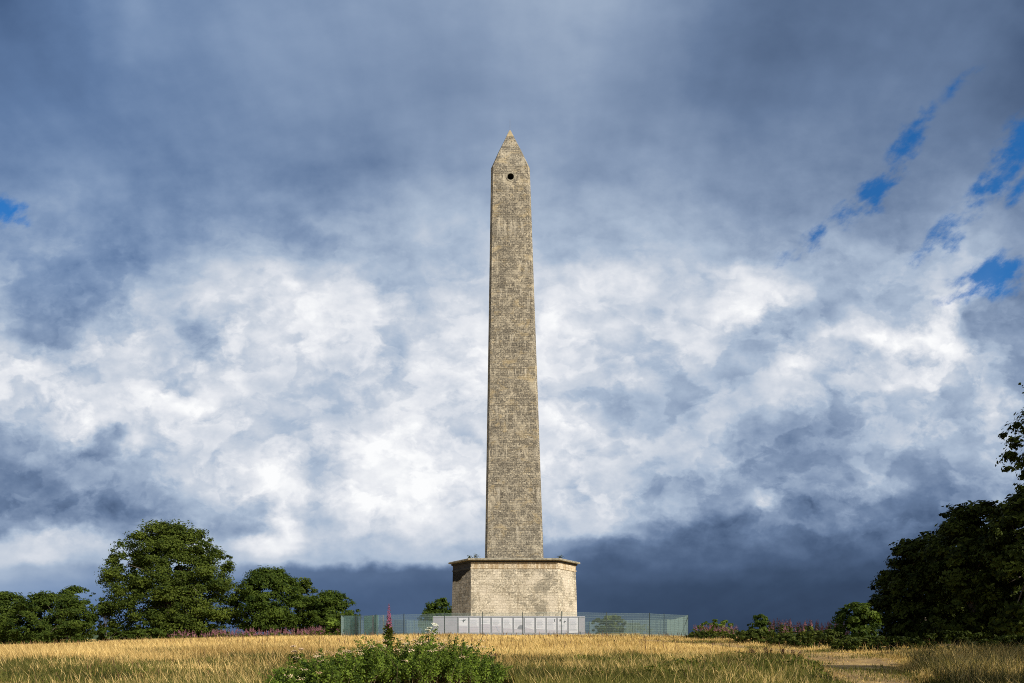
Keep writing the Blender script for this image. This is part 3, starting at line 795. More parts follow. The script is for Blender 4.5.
tree('bushy_tree', 'dense low bushy tree in front of the far left scrub', 'tree', 52, 62, 74, 592, M_SCRUB, 10, 140, 24000, 0.14, 0.0, ntrunk=2, trunk_r=0.12, spread=0.15)
tree('bushy_tree', 'bushy tree cut by the left edge of the photo', 'tree', 2, 63, 62, 589, M_SCRUB, 12, 130, 20000, 0.14, 0.0, trunk_r=0.12, spread=0.15)
tree('bushy_tree', 'loose feathery tree rising behind the low left scrub', 'tree', 74, 70, 42, 587, M_OAK, 13, 60, 7500, 0.15, 0.15, trunk_r=0.09, spread=0.15)
tree('shrub', 'low shrub at the foot of the thin sapling', 'shrub', 112, 70, 50, 627, M_SCRUB, 14, 50, 3600, 0.17, 0.0, trunk_r=0.03, depth=3)
tree('shrub', 'low shrub under the largest tree at the field edge', 'shrub', 152, 69, 56, 628, M_SCRUB, 15, 50, 3600, 0.17, 0.0, trunk_r=0.03, depth=3)
tree('shrub', 'small bright green shrub right against the left end of the fence', 'shrub', 334, 66, 24, 617, M_BRAMBLE, 16, 40, 2600, 0.16, 0.0, trunk_r=0.03)
# beyond the fence
tree('round_tree', 'dark round-topped tree behind the left corner of the plinth', 'tree', 440, 104, 46, 597, M_OAK, 17, 80, 9000, 0.24, 0.02, trunk_r=0.2)
tree('hawthorn', 'small lopsided green tree seen through the right part of the fence', 'tree', 610, 90, 38, 614, M_HEDGE, 18, 60, 9000, 0.20, 0.05, trunk_r=0.1)
tree('shrub', 'spreading green shrub right of the lopsided tree behind the fence', 'shrub', 632, 92, 42, 622, M_HEDGE, 19, 60, 7000, 0.20, 0.0, trunk_r=0.05)
# right edge of the field
tree('shrub', 'low flat-topped green shrub right of the fence end', 'shrub', 716, 66, 36, 620, M_BRAMBLE, 20, 44, 3600, 0.16, 0.25, trunk_r=0.05, depth=3, spread=0.2)
tree('young_tree', 'small upright dark young tree in the right-hand scrub', 'tree', 760, 58, 24, 614, M_OAK, 21, 46, 2600, 0.15, 0.05, trunk_r=0.05)
tree('shrub', 'rounded green shrub at the left foot of the dark wood', 'shrub', 858, 38, 46, 600, M_OAK, 22, 70, 7000, 0.14, 0.0, trunk_r=0.06)
hs = [(700, 51, 28, 631, 'dark bramble clump beside the right fence post'), (722, 47, 46, 633, 'bramble clump below the flat-topped shrub'),
      (757, 42, 52, 629, 'bramble clump around the small upright young tree'), (787, 40, 36, 634, 'bramble clump under pink flowers right of the young tree'),
      (822, 38, 60, 631, 'bramble clump along the path left of the rounded shrub'), (852, 34.5, 40, 637, 'bramble clump at the foot of the rounded shrub'),
      (890, 34, 70, 637, 'shaded bramble clump at the front edge of the dark wood'), (958, 33, 110, 632, 'shaded bramble clump under the middle trees of the wood'),
      (1025, 31, 90, 634, 'shaded bramble clump under the tree cut by the right photo edge')]
for i, (px, d, wpx, top, lab) in enumerate(hs):
    tree('bramble_clump', lab, 'bush', px, d, wpx, top, M_HEDGE if i < 6 else M_WOOD, 130 + i, 60, 5200, 0.10, 0.0, trunk_r=0.02, depth=3.0, group='bramble clumps along the right field edge', spread=0.24, ragged=0.35)  # last clumps take the darkened leaves so that they look shaded
# the dark wood on the right
WG = 'trees of the dark wood on the right'
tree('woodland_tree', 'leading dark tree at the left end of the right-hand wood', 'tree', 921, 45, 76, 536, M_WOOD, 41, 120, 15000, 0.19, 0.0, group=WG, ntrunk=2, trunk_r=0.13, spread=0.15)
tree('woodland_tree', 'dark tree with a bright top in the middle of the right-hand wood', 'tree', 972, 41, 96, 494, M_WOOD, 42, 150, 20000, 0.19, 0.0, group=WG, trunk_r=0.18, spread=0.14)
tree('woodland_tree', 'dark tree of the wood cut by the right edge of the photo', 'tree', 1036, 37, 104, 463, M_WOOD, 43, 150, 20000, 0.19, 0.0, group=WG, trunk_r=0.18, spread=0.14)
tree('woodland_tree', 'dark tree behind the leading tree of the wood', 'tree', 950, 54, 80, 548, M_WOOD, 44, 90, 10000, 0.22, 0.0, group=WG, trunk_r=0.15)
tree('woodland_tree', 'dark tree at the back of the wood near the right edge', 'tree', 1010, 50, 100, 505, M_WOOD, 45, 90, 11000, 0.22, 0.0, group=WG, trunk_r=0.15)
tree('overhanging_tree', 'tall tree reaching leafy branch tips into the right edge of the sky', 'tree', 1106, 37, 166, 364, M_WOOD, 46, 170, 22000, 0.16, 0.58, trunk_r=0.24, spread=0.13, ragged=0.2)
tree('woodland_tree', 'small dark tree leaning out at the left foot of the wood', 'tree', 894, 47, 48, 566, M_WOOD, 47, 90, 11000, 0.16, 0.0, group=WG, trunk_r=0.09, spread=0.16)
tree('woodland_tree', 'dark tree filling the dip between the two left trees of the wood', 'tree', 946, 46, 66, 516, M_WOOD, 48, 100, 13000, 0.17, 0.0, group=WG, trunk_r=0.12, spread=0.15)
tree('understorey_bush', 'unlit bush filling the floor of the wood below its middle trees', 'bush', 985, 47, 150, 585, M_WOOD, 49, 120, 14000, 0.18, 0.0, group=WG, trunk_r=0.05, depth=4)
for i, (x_, y_, W_, H_) in enumerate([(18.8, 9.6, 4.6, 9), (22.2, 15.6, 5, 9.5), (28, 14, 7, 12), (29.5, 20, 8, 11), (37, 31, 9, 10), (31, 7, 9, 13), (44, 46, 11, 12)]):
    tree('woodland_tree', 'dark leafy tree of the wood standing outside the right edge of the photo', 'tree', 0, 0, 0, 0, M_WOOD, 60 + i, 90, 6000, 0.30, 0.0,
         group=WG, trunk_r=0.2, pos=(x_, y_), size=(W_, H_))


# ------------------------------------------------------------------ flowers
def spire_arrays(rng, x, y, h, fl, z=None, leaves=True, fat=1.0):
    """one willowherb stem: list of (P,N,size,kind)"""
    z0 = gz(x, y) if z is None else z
    lean = rng.normal(0, 0.06, 2)
    nf_ = int(26 * fl / 0.5 * max(0.6, fat)); tt = np.sort(rng.random(nf_))
    zz = z0 + h - fl + tt * fl
    rr = (0.055 * (1 - tt) + 0.012) * fat
    an = rng.uniform(0, 6.28, nf_)
    frac = (zz - z0) / h
    P = np.stack([x + lean[0] * h * frac + np.cos(an) * rr, y + lean[1] * h * frac + np.sin(an) * rr, zz], -1)
    N = np.stack([np.cos(an), np.sin(an), 0.3 + 0 * an], -1) + rand_dirs(rng, nf_) * 0.5
    s1 = 0.055 * (1.15 - tt * 0.8) * fat
    nl = int(22 * h) if leaves else 0
    zl = rng.uniform(0.1, max(0.15, (h - fl) / h), nl); al = rng.uniform(0, 6.28, nl)
    Pl = np.stack([x + lean[0] * h * zl + np.cos(al) * 0.07, y + lean[1] * h * zl + np.sin(al) * 0.07, z0 + zl * h], -1)
    Nl = np.stack([np.cos(al) * 0.5, np.sin(al) * 0.5, 0.8 + 0 * al], -1) + rand_dirs(rng, nl) * 0.4
    return P, N, s1, Pl, Nl, np.full(nl, 0.10)


def willowherb(name, spots, seed, mats, fat=1.0, parent=None, fl=(0.3, 0.5)):
    rng = np.random.default_rng(seed)
    A = [spire_arrays(rng, x, y, h, min(rng.uniform(*fl), h * 0.5), z, True, fat) for x, y, h, z in spots]
    P = np.concatenate([a[0] for a in A]); N = np.concatenate([a[1] for a in A]); s_ = np.concatenate([a[2] for a in A])
    Pl = np.concatenate([a[3] for a in A]); Nl = np.concatenate([a[4] for a in A]); sl_ = np.concatenate([a[5] for a in A])
    N /= np.linalg.norm(N, axis=1, keepdims=True); Nl /= np.linalg.norm(Nl, axis=1, keepdims=True)
    V1, f1 = leaf_quads(P, N, s_, rng, 1.2); V2, f2 = leaf_quads(Pl, Nl, sl_, rng, 2.6)
    V = np.concatenate([V1, V2]); f = np.concatenate([f1, f2 + len(V1)])
    mi = np.concatenate([np.zeros(len(f1)), np.ones(len(f2))])
    tint = np.repeat(np.clip(rng.normal(0.5, 0.25, len(f)), 0, 1), 4)
    return np_mesh(name, V, [f], mats, parent, tint=tint, mat_index=mi)


rs = np.random.default_rng(77)
def scatter(n, px0, px1, d0, d1, h0, h1, zadd=0.0):
    o = []
    for _ in range(n):
        d = rs.uniform(d0, d1); p = at(rs.uniform(px0, px1), d)
        o.append((p.x, p.y, rs.uniform(h0, h1), p.z + zadd))
    return o
fw = willowherb('willowherb_patch', scatter(330, 168, 346, 69, 75, 0.7, 1.35), 1, [M_PINKDIM, M_WEED], 1.5, fl=(0.35, 0.6)); fw['kind'] = 'stuff'
tag(fw, 'long patch of dusky pink willowherb in front of the left trees', 'wildflowers')
fw = willowherb('willowherb_patch', scatter(60, 690, 738, 56, 61, 0.9, 1.35), 2, [M_PINKDIM, M_WEED], 1.2); fw['kind'] = 'stuff'
tag(fw, 'small patch of pink willowherb just right of the fence end', 'wildflowers')
fw = willowherb('willowherb_patch', scatter(150, 768, 848, 42, 48, 1.0, 1.6), 3, [M_PINKDIM, M_WEED], 1.25); fw['kind'] = 'stuff'
tag(fw, 'patch of tall pink willowherb spikes right of the small upright young tree', 'wildflowers')


# ------------------------------------------------------------------ foreground bramble bush
BD = 17.4
def bush_top(px):
    xs_ = [255, 275, 300, 325, 350, 372, 395, 420, 445, 465, 485, 505, 530]
    ys_ = [683, 670, 656, 647, 641, 636, 633, 628, 628, 634, 646, 667, 686]
    return np.interp(px, xs_, ys_)


def make_bush():
    rng = np.random.default_rng(99)
    base = at(390, BD)
    t = thing('bramble_bush', 'leafy bramble bush in the foreground left of the obelisk with dry flower heads', 'bush', base)
    # arching shoots, each carrying its own leaves
    Pl, Nl, Tl, Sl = [], [], [], []; bm = bmesh.new(); tips = []
    for k in range(760):
        q = rng.uniform(256, 500); d = BD + rng.normal(-0.15, 0.75)
        x = (q - 512) / F * d; g_ = gz(x, d)
        full = CAM_Z + (HY - bush_top(q)) / F * BD - g_ - 0.14 * (d - BD) ** 2
        hgt = max(0.14, full * (rng.uniform(0.35, 1.0) ** 0.7) + rng.normal(-0.03, 0.06))
        if rng.random() < 0.10: hgt += rng.uniform(0.05, 0.22)
        lean = rng.normal(0, 0.20, 2) * (0.4 + hgt)
        m = int(rng.uniform(42, 86) * (0.5 + hgt * 0.6)); s_ = rng.uniform(0.30, 1.0, m) ** 0.75
        ax = np.stack([x + lean[0] * s_ ** 2, d + lean[1] * s_ ** 2, g_ + hgt * s_ - 0.10 * hgt * s_ ** 4], -1)
        an = rng.uniform(0, 6.283, m); rr = rng.uniform(0.02, 0.15, m) * (1.15 - 0.75 * s_)
        P = ax + np.stack([np.cos(an) * rr, np.sin(an) * rr, rng.normal(0, 0.02, m)], -1)
        N = np.stack([np.cos(an) * 0.5, np.sin(an) * 0.5 - 0.25, 0.6 + 0 * an], -1) + rand_dirs(rng, m) * 0.65
        Pl.append(P); Nl.append(N / np.linalg.norm(N, axis=1, keepdims=True))
        Tl.append(np.clip(rng.normal(0.42, 0.2) + rng.normal(0, 0.2, m), 0, 1)); Sl.append(rng.uniform(0.040, 0.066) * (1.15 - 0.5 * s_))
        if k % 4 == 0:
            b0 = Vector((x, d, g_ - 0.05)) - base; e0 = Vector(tuple(ax[np.argmax(s_)])) - base
            add_tube(bm, [b0, b0.lerp(e0, 0.55) + Vector((-lean[0] * 0.15, 0, 0.03)), e0], [0.009, 0.006, 0.002], 5)
        if hgt > full * 0.72: tips.append((tuple(ax[np.argmax(s_)]), q))
    P, N, T, Z = (np.concatenate(v) for v in (Pl, Nl, Tl, Sl))
    V, f = leaf_quads(P - np.array(base), N, Z, rng, 1.5)
    np_mesh('foliage', V, [f], M_BRAMBLE, t, tint=np.repeat(T, 4))
    o = bm_obj('stems', bm, M_DOCK_STEM, t); o['kind'] = 'stuff'
    # dry flower heads standing just above the shoots
    H = [(c[0], c[1] - 0.05, c[2] + rng.uniform(0.0, 0.09)) for c, q in tips if 285 < q < 480]
    H = np.array([H[i] for i in rng.permutation(len(H))[:85]])
    idx = np.repeat(np.arange(len(H)), 24)
    off = rng.normal(size=(len(idx), 3)) * np.array([0.055, 0.055, 0.020])
    Nf = rand_dirs(rng, len(idx)) * 0.5 + np.array([0, -0.3, 0.9]); Nf /= np.linalg.norm(Nf, axis=1, keepdims=True)
    V, f = leaf_quads(H[idx] + off - np.array(base), Nf, 0.032, rng, 1.1)
    hc = rng.normal(0.5, 0.25, len(H))
    o = np_mesh('dry_flower_heads', V, [f], M_CREAM, t, tint=np.repeat(np.clip(hc[idx] + rng.normal(0, 0.2, len(idx)), 0, 1), 4)); o['kind'] = 'stuff'


M_DOCK_STEM = simple('brown_stems', (0.10, 0.075, 0.035), 0.8)
make_bush()


def tall_willowherb():
    p = at(389, 18.2); rng = np.random.default_rng(5)
    t = thing('willowherb', 'single tall magenta willowherb spike rising from the foreground bush', 'wildflower', p)
    h = zpix(604, 18.2) - p.z
    P, N, s_, Pl, Nl, sl_ = spire_arrays(rng, 0, 0, h, 0.62, 0.0, True, 1.0)
    bm = bmesh.new(); add_tube(bm, [(0, 0, -0.1), (0.01, 0, h * 0.5), (0.0, 0, h)], [0.010, 0.007, 0.003], 6)
    bm_obj('stem', bm, M_DOCK_STEM, t)
    n = 260; tt = rng.random(n); an = rng.uniform(0, 6.28, n); rr = (0.075 * (1 - tt) ** 0.7 + 0.012) * np.sqrt(rng.uniform(0.3, 1, n))
    P = np.stack([np.cos(an) * rr, np.sin(an) * rr, h - 0.66 + tt * 0.66], -1)
    N = np.stack([np.cos(an), np.sin(an), 0.3 + 0 * an], -1) + rand_dirs(rng, n) * 0.4; N /= np.linalg.norm(N, axis=1, keepdims=True)
    V, f = leaf_quads(P, N, 0.05 * (1.15 - 0.8 * tt), rng, 1.1)
    np_mesh('flower_spike', V, [f], M_PINK, t, tint=np.repeat(np.clip(rng.normal(0.35, 0.2, n), 0, 1), 4))
    n = 260; zl = rng.uniform(0.25, 0.74, n) * h; al = rng.uniform(0, 6.28, n); rl = rng.uniform(0.03, 0.20, n) * (1.1 - zl / h * 0.6)
    Pl = np.stack([np.cos(al) * rl, np.sin(al) * rl, zl], -1)
    Nl = np.stack([-np.cos(al) * 0.5, -np.sin(al) * 0.5, 0.8 + 0 * al], -1) + rand_dirs(rng, n) * 0.45; Nl /= np.linalg.norm(Nl, axis=1, keepdims=True)
    V, f = leaf_quads(Pl, Nl, 0.085, rng, 2.2)
    np_mesh('leaves', V, [f], M_WEED, t, tint=np.repeat(rng.uniform(0.2, 1, n), 4))
tall_willowherb()


def umbel_plant(name, label, px, d, top_py, mat, seed, nh=4, head=0.09):
    rng = np.random.default_rng(seed); p = at(px, d)
    t = thing(name, label, 'wildflower', p)
    h = zpix(top_py, d) - p.z
    bm = bmesh.new(); add_tube(bm, [(0, 0, -0.1), (0.02, 0, h * 0.55), (0, 0, h * 0.95)], [0.012, 0.009, 0.005], 6)
    bm_obj('stem', bm, M_DOCK_STEM, t)
    for k in range(nh):
        e = Vector((rng.normal(0, 0.11), rng.normal(0, 0.1), h * rng.uniform(0.84, 1.0)))
        bm = bmesh.new(); add_tube(bm, [(0.01, 0, h * 0.6), e], [0.006, 0.003], 5); br_ = bm_obj('branch', bm, M_DOCK_STEM, t)
        P = np.array(tuple(e)) + np.clip(rng.normal(size=(60, 3)), -1.3, 1.3) * np.array([head, head, head * 0.3])
        N = rand_dirs(rng, 60) * 0.5 + np.array([0, -0.3, 0.9]); N /= np.linalg.norm(N, axis=1, keepdims=True)
        V, f = leaf_quads(P, N, 0.05, rng, 1.1)
        np_mesh('flower_head', V, [f], mat, br_, tint=np.repeat(rng.random(60), 4))
    n = 120; zl = rng.uniform(0.2, 0.8, n) * h; al = rng.uniform(0, 6.28, n); rl = rng.uniform(0.03, 0.22, n)
    P = np.stack([np.cos(al) * rl, np.sin(al) * rl, zl], -1)
    N = rand_dirs(rng, n) * 0.6 + np.array([0, 0, 0.7]); N /= np.linalg.norm(N, axis=1, keepdims=True)
    V, f = leaf_quads(P, N, 0.09, rng, 1.6)
    np_mesh('leaves', V, [f], M_WEED, t, tint=np.repeat(rng.random(n), 4))


umbel_plant('white_umbel_flower', 'white-headed flower standing above the right shoulder of the bush', 428, 18.6, 623, M_WHITE_FL, 3, 4, 0.045)
umbel_plant('dry_umbel_plant', 'leafy stem poking up from the left shoulder of the bush', 296, 18.4, 646, M_CREAM, 4, 3, 0.04)


# ------------------------------------------------------------------ the fence round the monument
FZ = 2.02
ring_pts = [(341, 60.0), (358, 58.6), (376, 57.2), (404, 56.6), (444.5, 56.2), (482.4, 56.0), (522.6, 56.0), (561.3, 56.0), (606.5, 56.3), (649.5, 56.9), (664, 58.4), (688, 60.5)]
nodes_ = [((px - 512) / F * d, d) for px, d in ring_pts]
back_path = [nodes_[-1], (17.6, 70), (18.6, 82), (11, 97), (-9, 98), (-19.6, 84), (-17.0, 69), nodes_[0]]
for (x0, y0), (x1, y1) in zip(back_path[:-1], back_path[1:]):
    L_ = math.hypot(x1 - x0, y1 - y0); k = max(1, round(L_ / 3.4))
    for q in range(1, k + 1):
        nodes_.append((x0 + (x1 - x0) * q / k, y0 + (y1 - y0) * q / k))
nodes_ = nodes_[:-1]
fence = thing('mesh_fence', 'pale green wire mesh security fence with thin posts ringing the monument', 'fence', (0, 0, 0))
post0 = None; panels = []
for i, (x, y) in enumerate(nodes_):
    z = gz(x, y)
    if post0 is None:
        bm = bmesh.new(); add_box(bm, Vector((0, 0, FZ / 2 - 0.1)), (0.05, 0.05, FZ + 0.32)); add_box(bm, Vector((0, 0, FZ + 0.075)), (0.062, 0.062, 0.02))
        bmesh.ops.bevel(bm, geom=bm.edges[:], offset=0.006, segments=1, affect='EDGES')
        o = post0 = bm_obj('post', bm, M_GREEN_POST, fence)
    else:
        o = link(post0.copy(), fence)
    x2, y2 = nodes_[(i + 1) % len(nodes_)]
    o.location = (x, y, z); o.rotation_euler = (0, 0, math.atan2(y2 - y, x2 - x))


def mesh_panel(x0, y0, x1, y1, name='mesh_panel', off=0.0, step=0.056, wt=0.0095, lift=0.03, mat=None):
    """welded mesh: upright wires and level wires, four sides each"""
    L_ = math.hypot(x1 - x0, y1 - y0); ux, uy = (x1 - x0) / L_, (y1 - y0) / L_; nx, ny = -uy, ux
    V, Fq = [], []
    def bar(s0, z0, s1, z1, upright):
        b = len(V); h = wt / 2
        for s, z in ((s0, z0), (s1, z1)):
            for a, c in ((-h, -h), (h, -h), (h, h), (-h, h)):
                ds, dn, dz_ = (a, c, 0) if upright else (0, c, a)
                X_, Y_ = x0 + ux * (s + ds) + nx * (dn + off), y0 + uy * (s + ds) + ny * (dn + off)
                V.append((X_, Y_, z + dz_))
        for k in range(4): Fq.append((b + k, b + (k + 1) % 4, b + 4 + (k + 1) % 4, b + 4 + k))
    za, zb_ = gz(x0, y0), gz(x1, y1)
    n = int((L_ - 0.08) / step)
    for k in range(n + 1):
        s = 0.04 + (L_ - 0.08) * k / n; zz = za + (zb_ - za) * s / L_
        bar(s, zz + lift, s, zz + FZ, True)
    for k in range(11):
        z = lift + (FZ - lift) * k / 10
        bar(0.035, za + z, L_ - 0.035, zb_ + z, False)
    return np_mesh(name, V, [np.array(Fq)], mat or M_MESH, fence)


for i in range(len(nodes_)):
    a, b = nodes_[i], nodes_[(i + 1) % len(nodes_)]
    mesh_panel(*a, *b)
# the gate corner: second leaves of denser mesh standing behind the first
mesh_panel(nodes_[0][0] + 0.1, nodes_[0][1] + 0.5, nodes_[1][0], nodes_[1][1] + 0.5, 'gate_leaf', 0, 0.045, 0.017, mat=M_GATE)
mesh_panel(nodes_[1][0] + 0.3, nodes_[1][1] + 0.9, nodes_[2][0] + 0.1, nodes_[2][1] + 0.6, 'gate_leaf', 0, 0.045, 0.017, mat=M_GATE)
for (x, y, dy_, s) in ((nodes_[1][0] - 0.25, nodes_[1][1], 0.25, 0.13), (nodes_[1][0] + 0.12, nodes_[1][1], 0.3, 0.10), (nodes_[2][0] - 0.3, nodes_[2][1], 0.3, 0.09), (nodes_[2][0] + 0.55, nodes_[2][1], 0.35, 0.08)):
    bm = bmesh.new(); add_box(bm, Vector((x, y + dy_, gz(x, y) + FZ / 2 - 0.05)), (s, s, FZ + 0.1)); bm_obj('gate_post', bm, M_GREEN_POST if s > 0.09 else M_METAL, fence)
for (xa, ya, xb, yb) in ((nodes_[11][0] - 0.9, nodes_[11][1] - 0.6, nodes_[11][0] - 0.02, nodes_[11][1] - 0.06), (nodes_[2][0] + 1.5, nodes_[2][1] + 0.2, nodes_[2][0] + 0.35, nodes_[2][1] + 0.1)):
    bm = bmesh.new(); add_tube(bm, [(xa, ya, gz(xa, ya) - 0.05), (xb, yb, gz(xb, yb) + FZ * 0.92)], 0.028, 6); bm_obj('brace', bm, M_GREEN_POST, fence)

# ------------------------------------------------------------------ hoarding with posters inside the fence
HD = 58.0
def hx(px): return (px - 512) / F * HD
zg = gz(0, HD)
hb, ht = zpix(635.0, HD), zpix(617.0, HD)
hoard = thing('hoarding', 'low lilac-grey board screen standing behind the fence before the plinth', 'hoarding', (0, HD, zg))
xs0 = [hx(q) for q in (433, 444.6, 457.5, 468.5, 479.9, 491, 502.1, 513, 524, 535, 546, 556.8, 567.9, 578.5, 585)]
for a, b in zip(xs0[:-1], xs0[1:]):
    bm = bmesh.new(); add_box(bm, Vector(((a + b) / 2, 0.03, (hb + ht) / 2 - zg)), (b - a - 0.03, 0.03, ht - hb)); bmesh.ops.bevel(bm, geom=bm.edges[:], offset=0.004, segments=1, affect='EDGES')
    bm_obj('board', bm, M_NET, hoard)
for a in xs0:
    bm = bmesh.new(); add_box(bm, Vector((a, 0.075, (ht - zg) / 2 - 0.1)), (0.05, 0.05, ht - zg + 0.2)); bm_obj('support_post', bm, M_METAL, hoard)
bm = bmesh.new(); add_box(bm, Vector(((xs0[0] + xs0[-1]) / 2, 0.02, ht - zg + 0.03)), (xs0[-1] - xs0[0], 0.09, 0.05)); bm_obj('top_rail', bm, M_PRINT, hoard)

POSTER_PX = [463.2, 474.2, 485.4, 496.5, 507.6, 518.5, 529.4, 540.6, 551.3, 562.3, 573.3]
PL = ['white poster with a dark flying bird at its top, leftmost on the hoarding',
      'white poster with a lilac lower half, second on the hoarding from the left',
      'mostly lilac poster partly behind a fence post, third from the left',
      'white poster with a grey slanting shape in its lower half, fourth from the left',
      'white poster with a tall white upper area, a lilac foot and no post before it',
      'white poster with a dark grey hump low on its right side',
      'white poster with a sloping lilac hill, just right of the grey hump poster',
      'white poster with a low flat lilac strip at its foot',
      'white poster with a small dark mark in its top right corner',
      'white poster with a dark bird at top right and a fence post crossing it',
      'plain white poster nearest the right end of the hoarding']
def flat(bm, pts, y):
    f = bm.faces.new([bm.verts.new((x, y, z)) for x, z in pts]); return f
def solid(pts, y, th=0.006):
    bm = bmesh.new(); n = len(pts)
    a = [bm.verts.new((x, y, z)) for x, z in pts]; b = [bm.verts.new((x, y + th, z)) for x, z in pts]
    bm.faces.new(a); bm.faces.new(b[::-1])
    for k in range(n): bm.faces.new((a[k], b[k], b[(k + 1) % n], a[(k + 1) % n]))
    bmesh.ops.recalc_face_normals(bm, faces=bm.faces[:])
    return bm
def bird(cx, cz, s):
    q = [(-1, .05), (-.35, .12), (-.1, .55), (.1, .95), (.2, .45), (.55, .5), (1, .8), (.62, .15), (.15, -.12), (-.1, -.55), (-.3, -.9), (-.38, -.25)]
    return [(cx + a * s, cz + b * s) for a, b in q]
for i, q in enumerate(POSTER_PX):
    pw, phh = 0.785, 1.27
    zc_ = (zpix(618.0, HD) + zpix(632.9, HD)) / 2
    o = thing('information_poster', PL[i], 'poster', (hx(q), HD - 0.004, zc_), 0, 'information posters on the hoarding')
    h2, w2 = phh / 2, pw / 2
    bm = bmesh.new(); add_box(bm, Vector((0, 0, 0)), (pw, 0.022, phh)); bmesh.ops.bevel(bm, geom=bm.edges[:], offset=0.003, segments=1, affect='EDGES')
    bm_obj('board', bm, M_POSTER, o)
    yf = -0.020
    hl = [-.06, -.08, .10, -.02, (-.22, -.26), (-.26, -.34), (-.16, -.36), (-.30, -.36), (-.36, -.40), (-.38, -.40), (-.52, -.52)][i]
    l_, r_ = hl if isinstance(hl, tuple) else (hl, hl)
    if i < 10:
        bm_obj('landscape_print', solid([(-w2 + .03, -h2 + .03), (w2 - .03, -h2 + .03), (w2 - .03, r_), (0.0, (l_ + r_) / 2 + .02), (-w2 + .03, l_)], yf), M_LILAC, o)
    if i == 0: bm_obj('bird_print', solid(bird(0.06, 0.40, 0.19), yf - .004), M_INK, o)
    if i == 3: bm_obj('shape_print', solid([(-.08, -.02), (.02, -.04), (.30, -.52), (.16, -.54)], yf - .008), M_PRINT, o)
    if i == 5: bm_obj('hump_print', solid([(-.10, -.30), (-.02, -.10), (.12, .02), (.36, .04), (.36, -.34)], yf - .008), simple('hump_print', (0.17, 0.17, 0.20)), o)
    if i == 8: bm_obj('mark_print', solid([(.24, .52), (.33, .54), (.30, .42), (.34, .30), (.26, .32)], yf), M_INK, o)
    if i == 9:
        bm_obj('bird_print', solid(bird(0.20, 0.30, 0.15), yf - .004), M_INK, o)
        bm_obj('mark_print', solid([(-.24, .50), (-.14, .54), (-.12, .42), (-.18, .30), (-.23, .36)], yf), M_INK, o)
    # lines of small grey print
    rp = random.Random(i); bm = bmesh.new()
    z_ = h2 - (0.16 if i not in (0, 9) else 0.62)
    while z_ > max(l_, r_) + 0.08:
        ln = rp.uniform(0.42, 0.62)
        add_box(bm, Vector((-w2 + 0.08 + ln / 2, yf + .004, z_)), (ln, 0.006, 0.022)); z_ -= 0.075
    if len(bm.faces): bm_obj('text_lines', bm, M_PRINT, o)
    else: bm.free()


# ------------------------------------------------------------------ weeds growing on the cornice
def ledge_weed(label, x, y, s, seed):
    rng = np.random.default_rng(seed)
    t = thing('ledge_weed', label, 'plant', (x, y, Z_C - 0.03), 0, 'weeds on the cornice')
    n = 60
    P = rng.normal(size=(n, 3)) * np.array([s * 0.4, s * 0.3, s * 0.35]) + np.array([0, 0, s * 0.55]); P[:, 2] = np.maximum(P[:, 2], 0.03)
    V, f = leaf_quads(P, rand_dirs(rng, n), 0.09, rng, 1.6)
    np_mesh('leaves', V, [f], M_WOOD, t, tint=np.repeat(rng.random(n), 4))
    bm = bmesh.new()
    for k in range(5): add_tube(bm, [(0, 0, 0.0), (rng.normal(0, s * 0.4), rng.normal(0, s * 0.3), s * rng.uniform(0.6, 1.2))], [0.015, 0.006], 5)
    bm_obj('stem', bm, M_DOCK_STEM, t)
fy = 70.25
ledge_weed('larger dark weed tuft on the left of the cornice beside the shaft', (476 - 512) / F * fy, fy, 0.50, 1)
ledge_weed('small dark weed tuft at the left front corner of the cornice', (469.5 - 512) / F * fy, fy, 0.30, 2)
ledge_weed('small dark weed tuft alone on the right of the cornice', (560.3 - 512) / F * fy, fy, 0.32, 3)


# ------------------------------------------------------------------ grass
def value_noise(x, y, sc, seed):
    rng = np.random.default_rng(seed); T = rng.random((64, 64))
    X_, Y_ = x / sc, y / sc; xi, yi = np.floor(X_).astype(int), np.floor(Y_).astype(int); fx, fy_ = X_ - xi, Y_ - yi
    fx = fx * fx * (3 - 2 * fx); fy_ = fy_ * fy_ * (3 - 2 * fy_)
    g = lambda a, b: T[a % 64, b % 64]
    return (g(xi, yi) * (1 - fx) + g(xi + 1, yi) * fx) * (1 - fy_) + (g(xi, yi + 1) * (1 - fx) + g(xi + 1, yi + 1) * fx) * fy_


def field_points(rng, n, d0, d1):
    """points spread over the part of the field in front of the camera"""
    d = np.sqrt(rng.uniform(d0 * d0, d1 * d1, n)); px = rng.uniform(-60, 1090, n)
    return (px - 512) / F * d, d, px


def blades(name, x, y, h, wd, mat, rng, tint, bend=0.62):
    n = len(x); a = rng.uniform(0, 6.283, n); la = rng.uniform(0, 6.283, n) * 0.6 + 2.6
    z = ground(x, y); b = np.stack([x, y, z - 0.02], -1)
    side = np.stack([np.cos(a), np.sin(a), 0 * a], -1) * (wd * 0.5)[:, None]
    ld = np.stack([np.cos(la), np.sin(la) * 0.6, 0 * la], -1) * (h * bend * rng.uniform(0.1, 1.0, n))[:, None]
    up = np.stack([0 * h, 0 * h, h], -1)
    V = np.stack([b - side * 0.8, b + side * 0.8, b + up * 0.62 + ld * 0.38 + side, b + up * 0.62 + ld * 0.38 - side, b + up + ld], 1).reshape(-1, 3)
    i = np.arange(n) * 5
    return np_mesh(name, V, [np.stack([i, i + 1, i + 2, i + 3], -1), np.stack([i + 3, i + 2, i + 4], -1)], mat, tint=np.repeat(tint, 5))


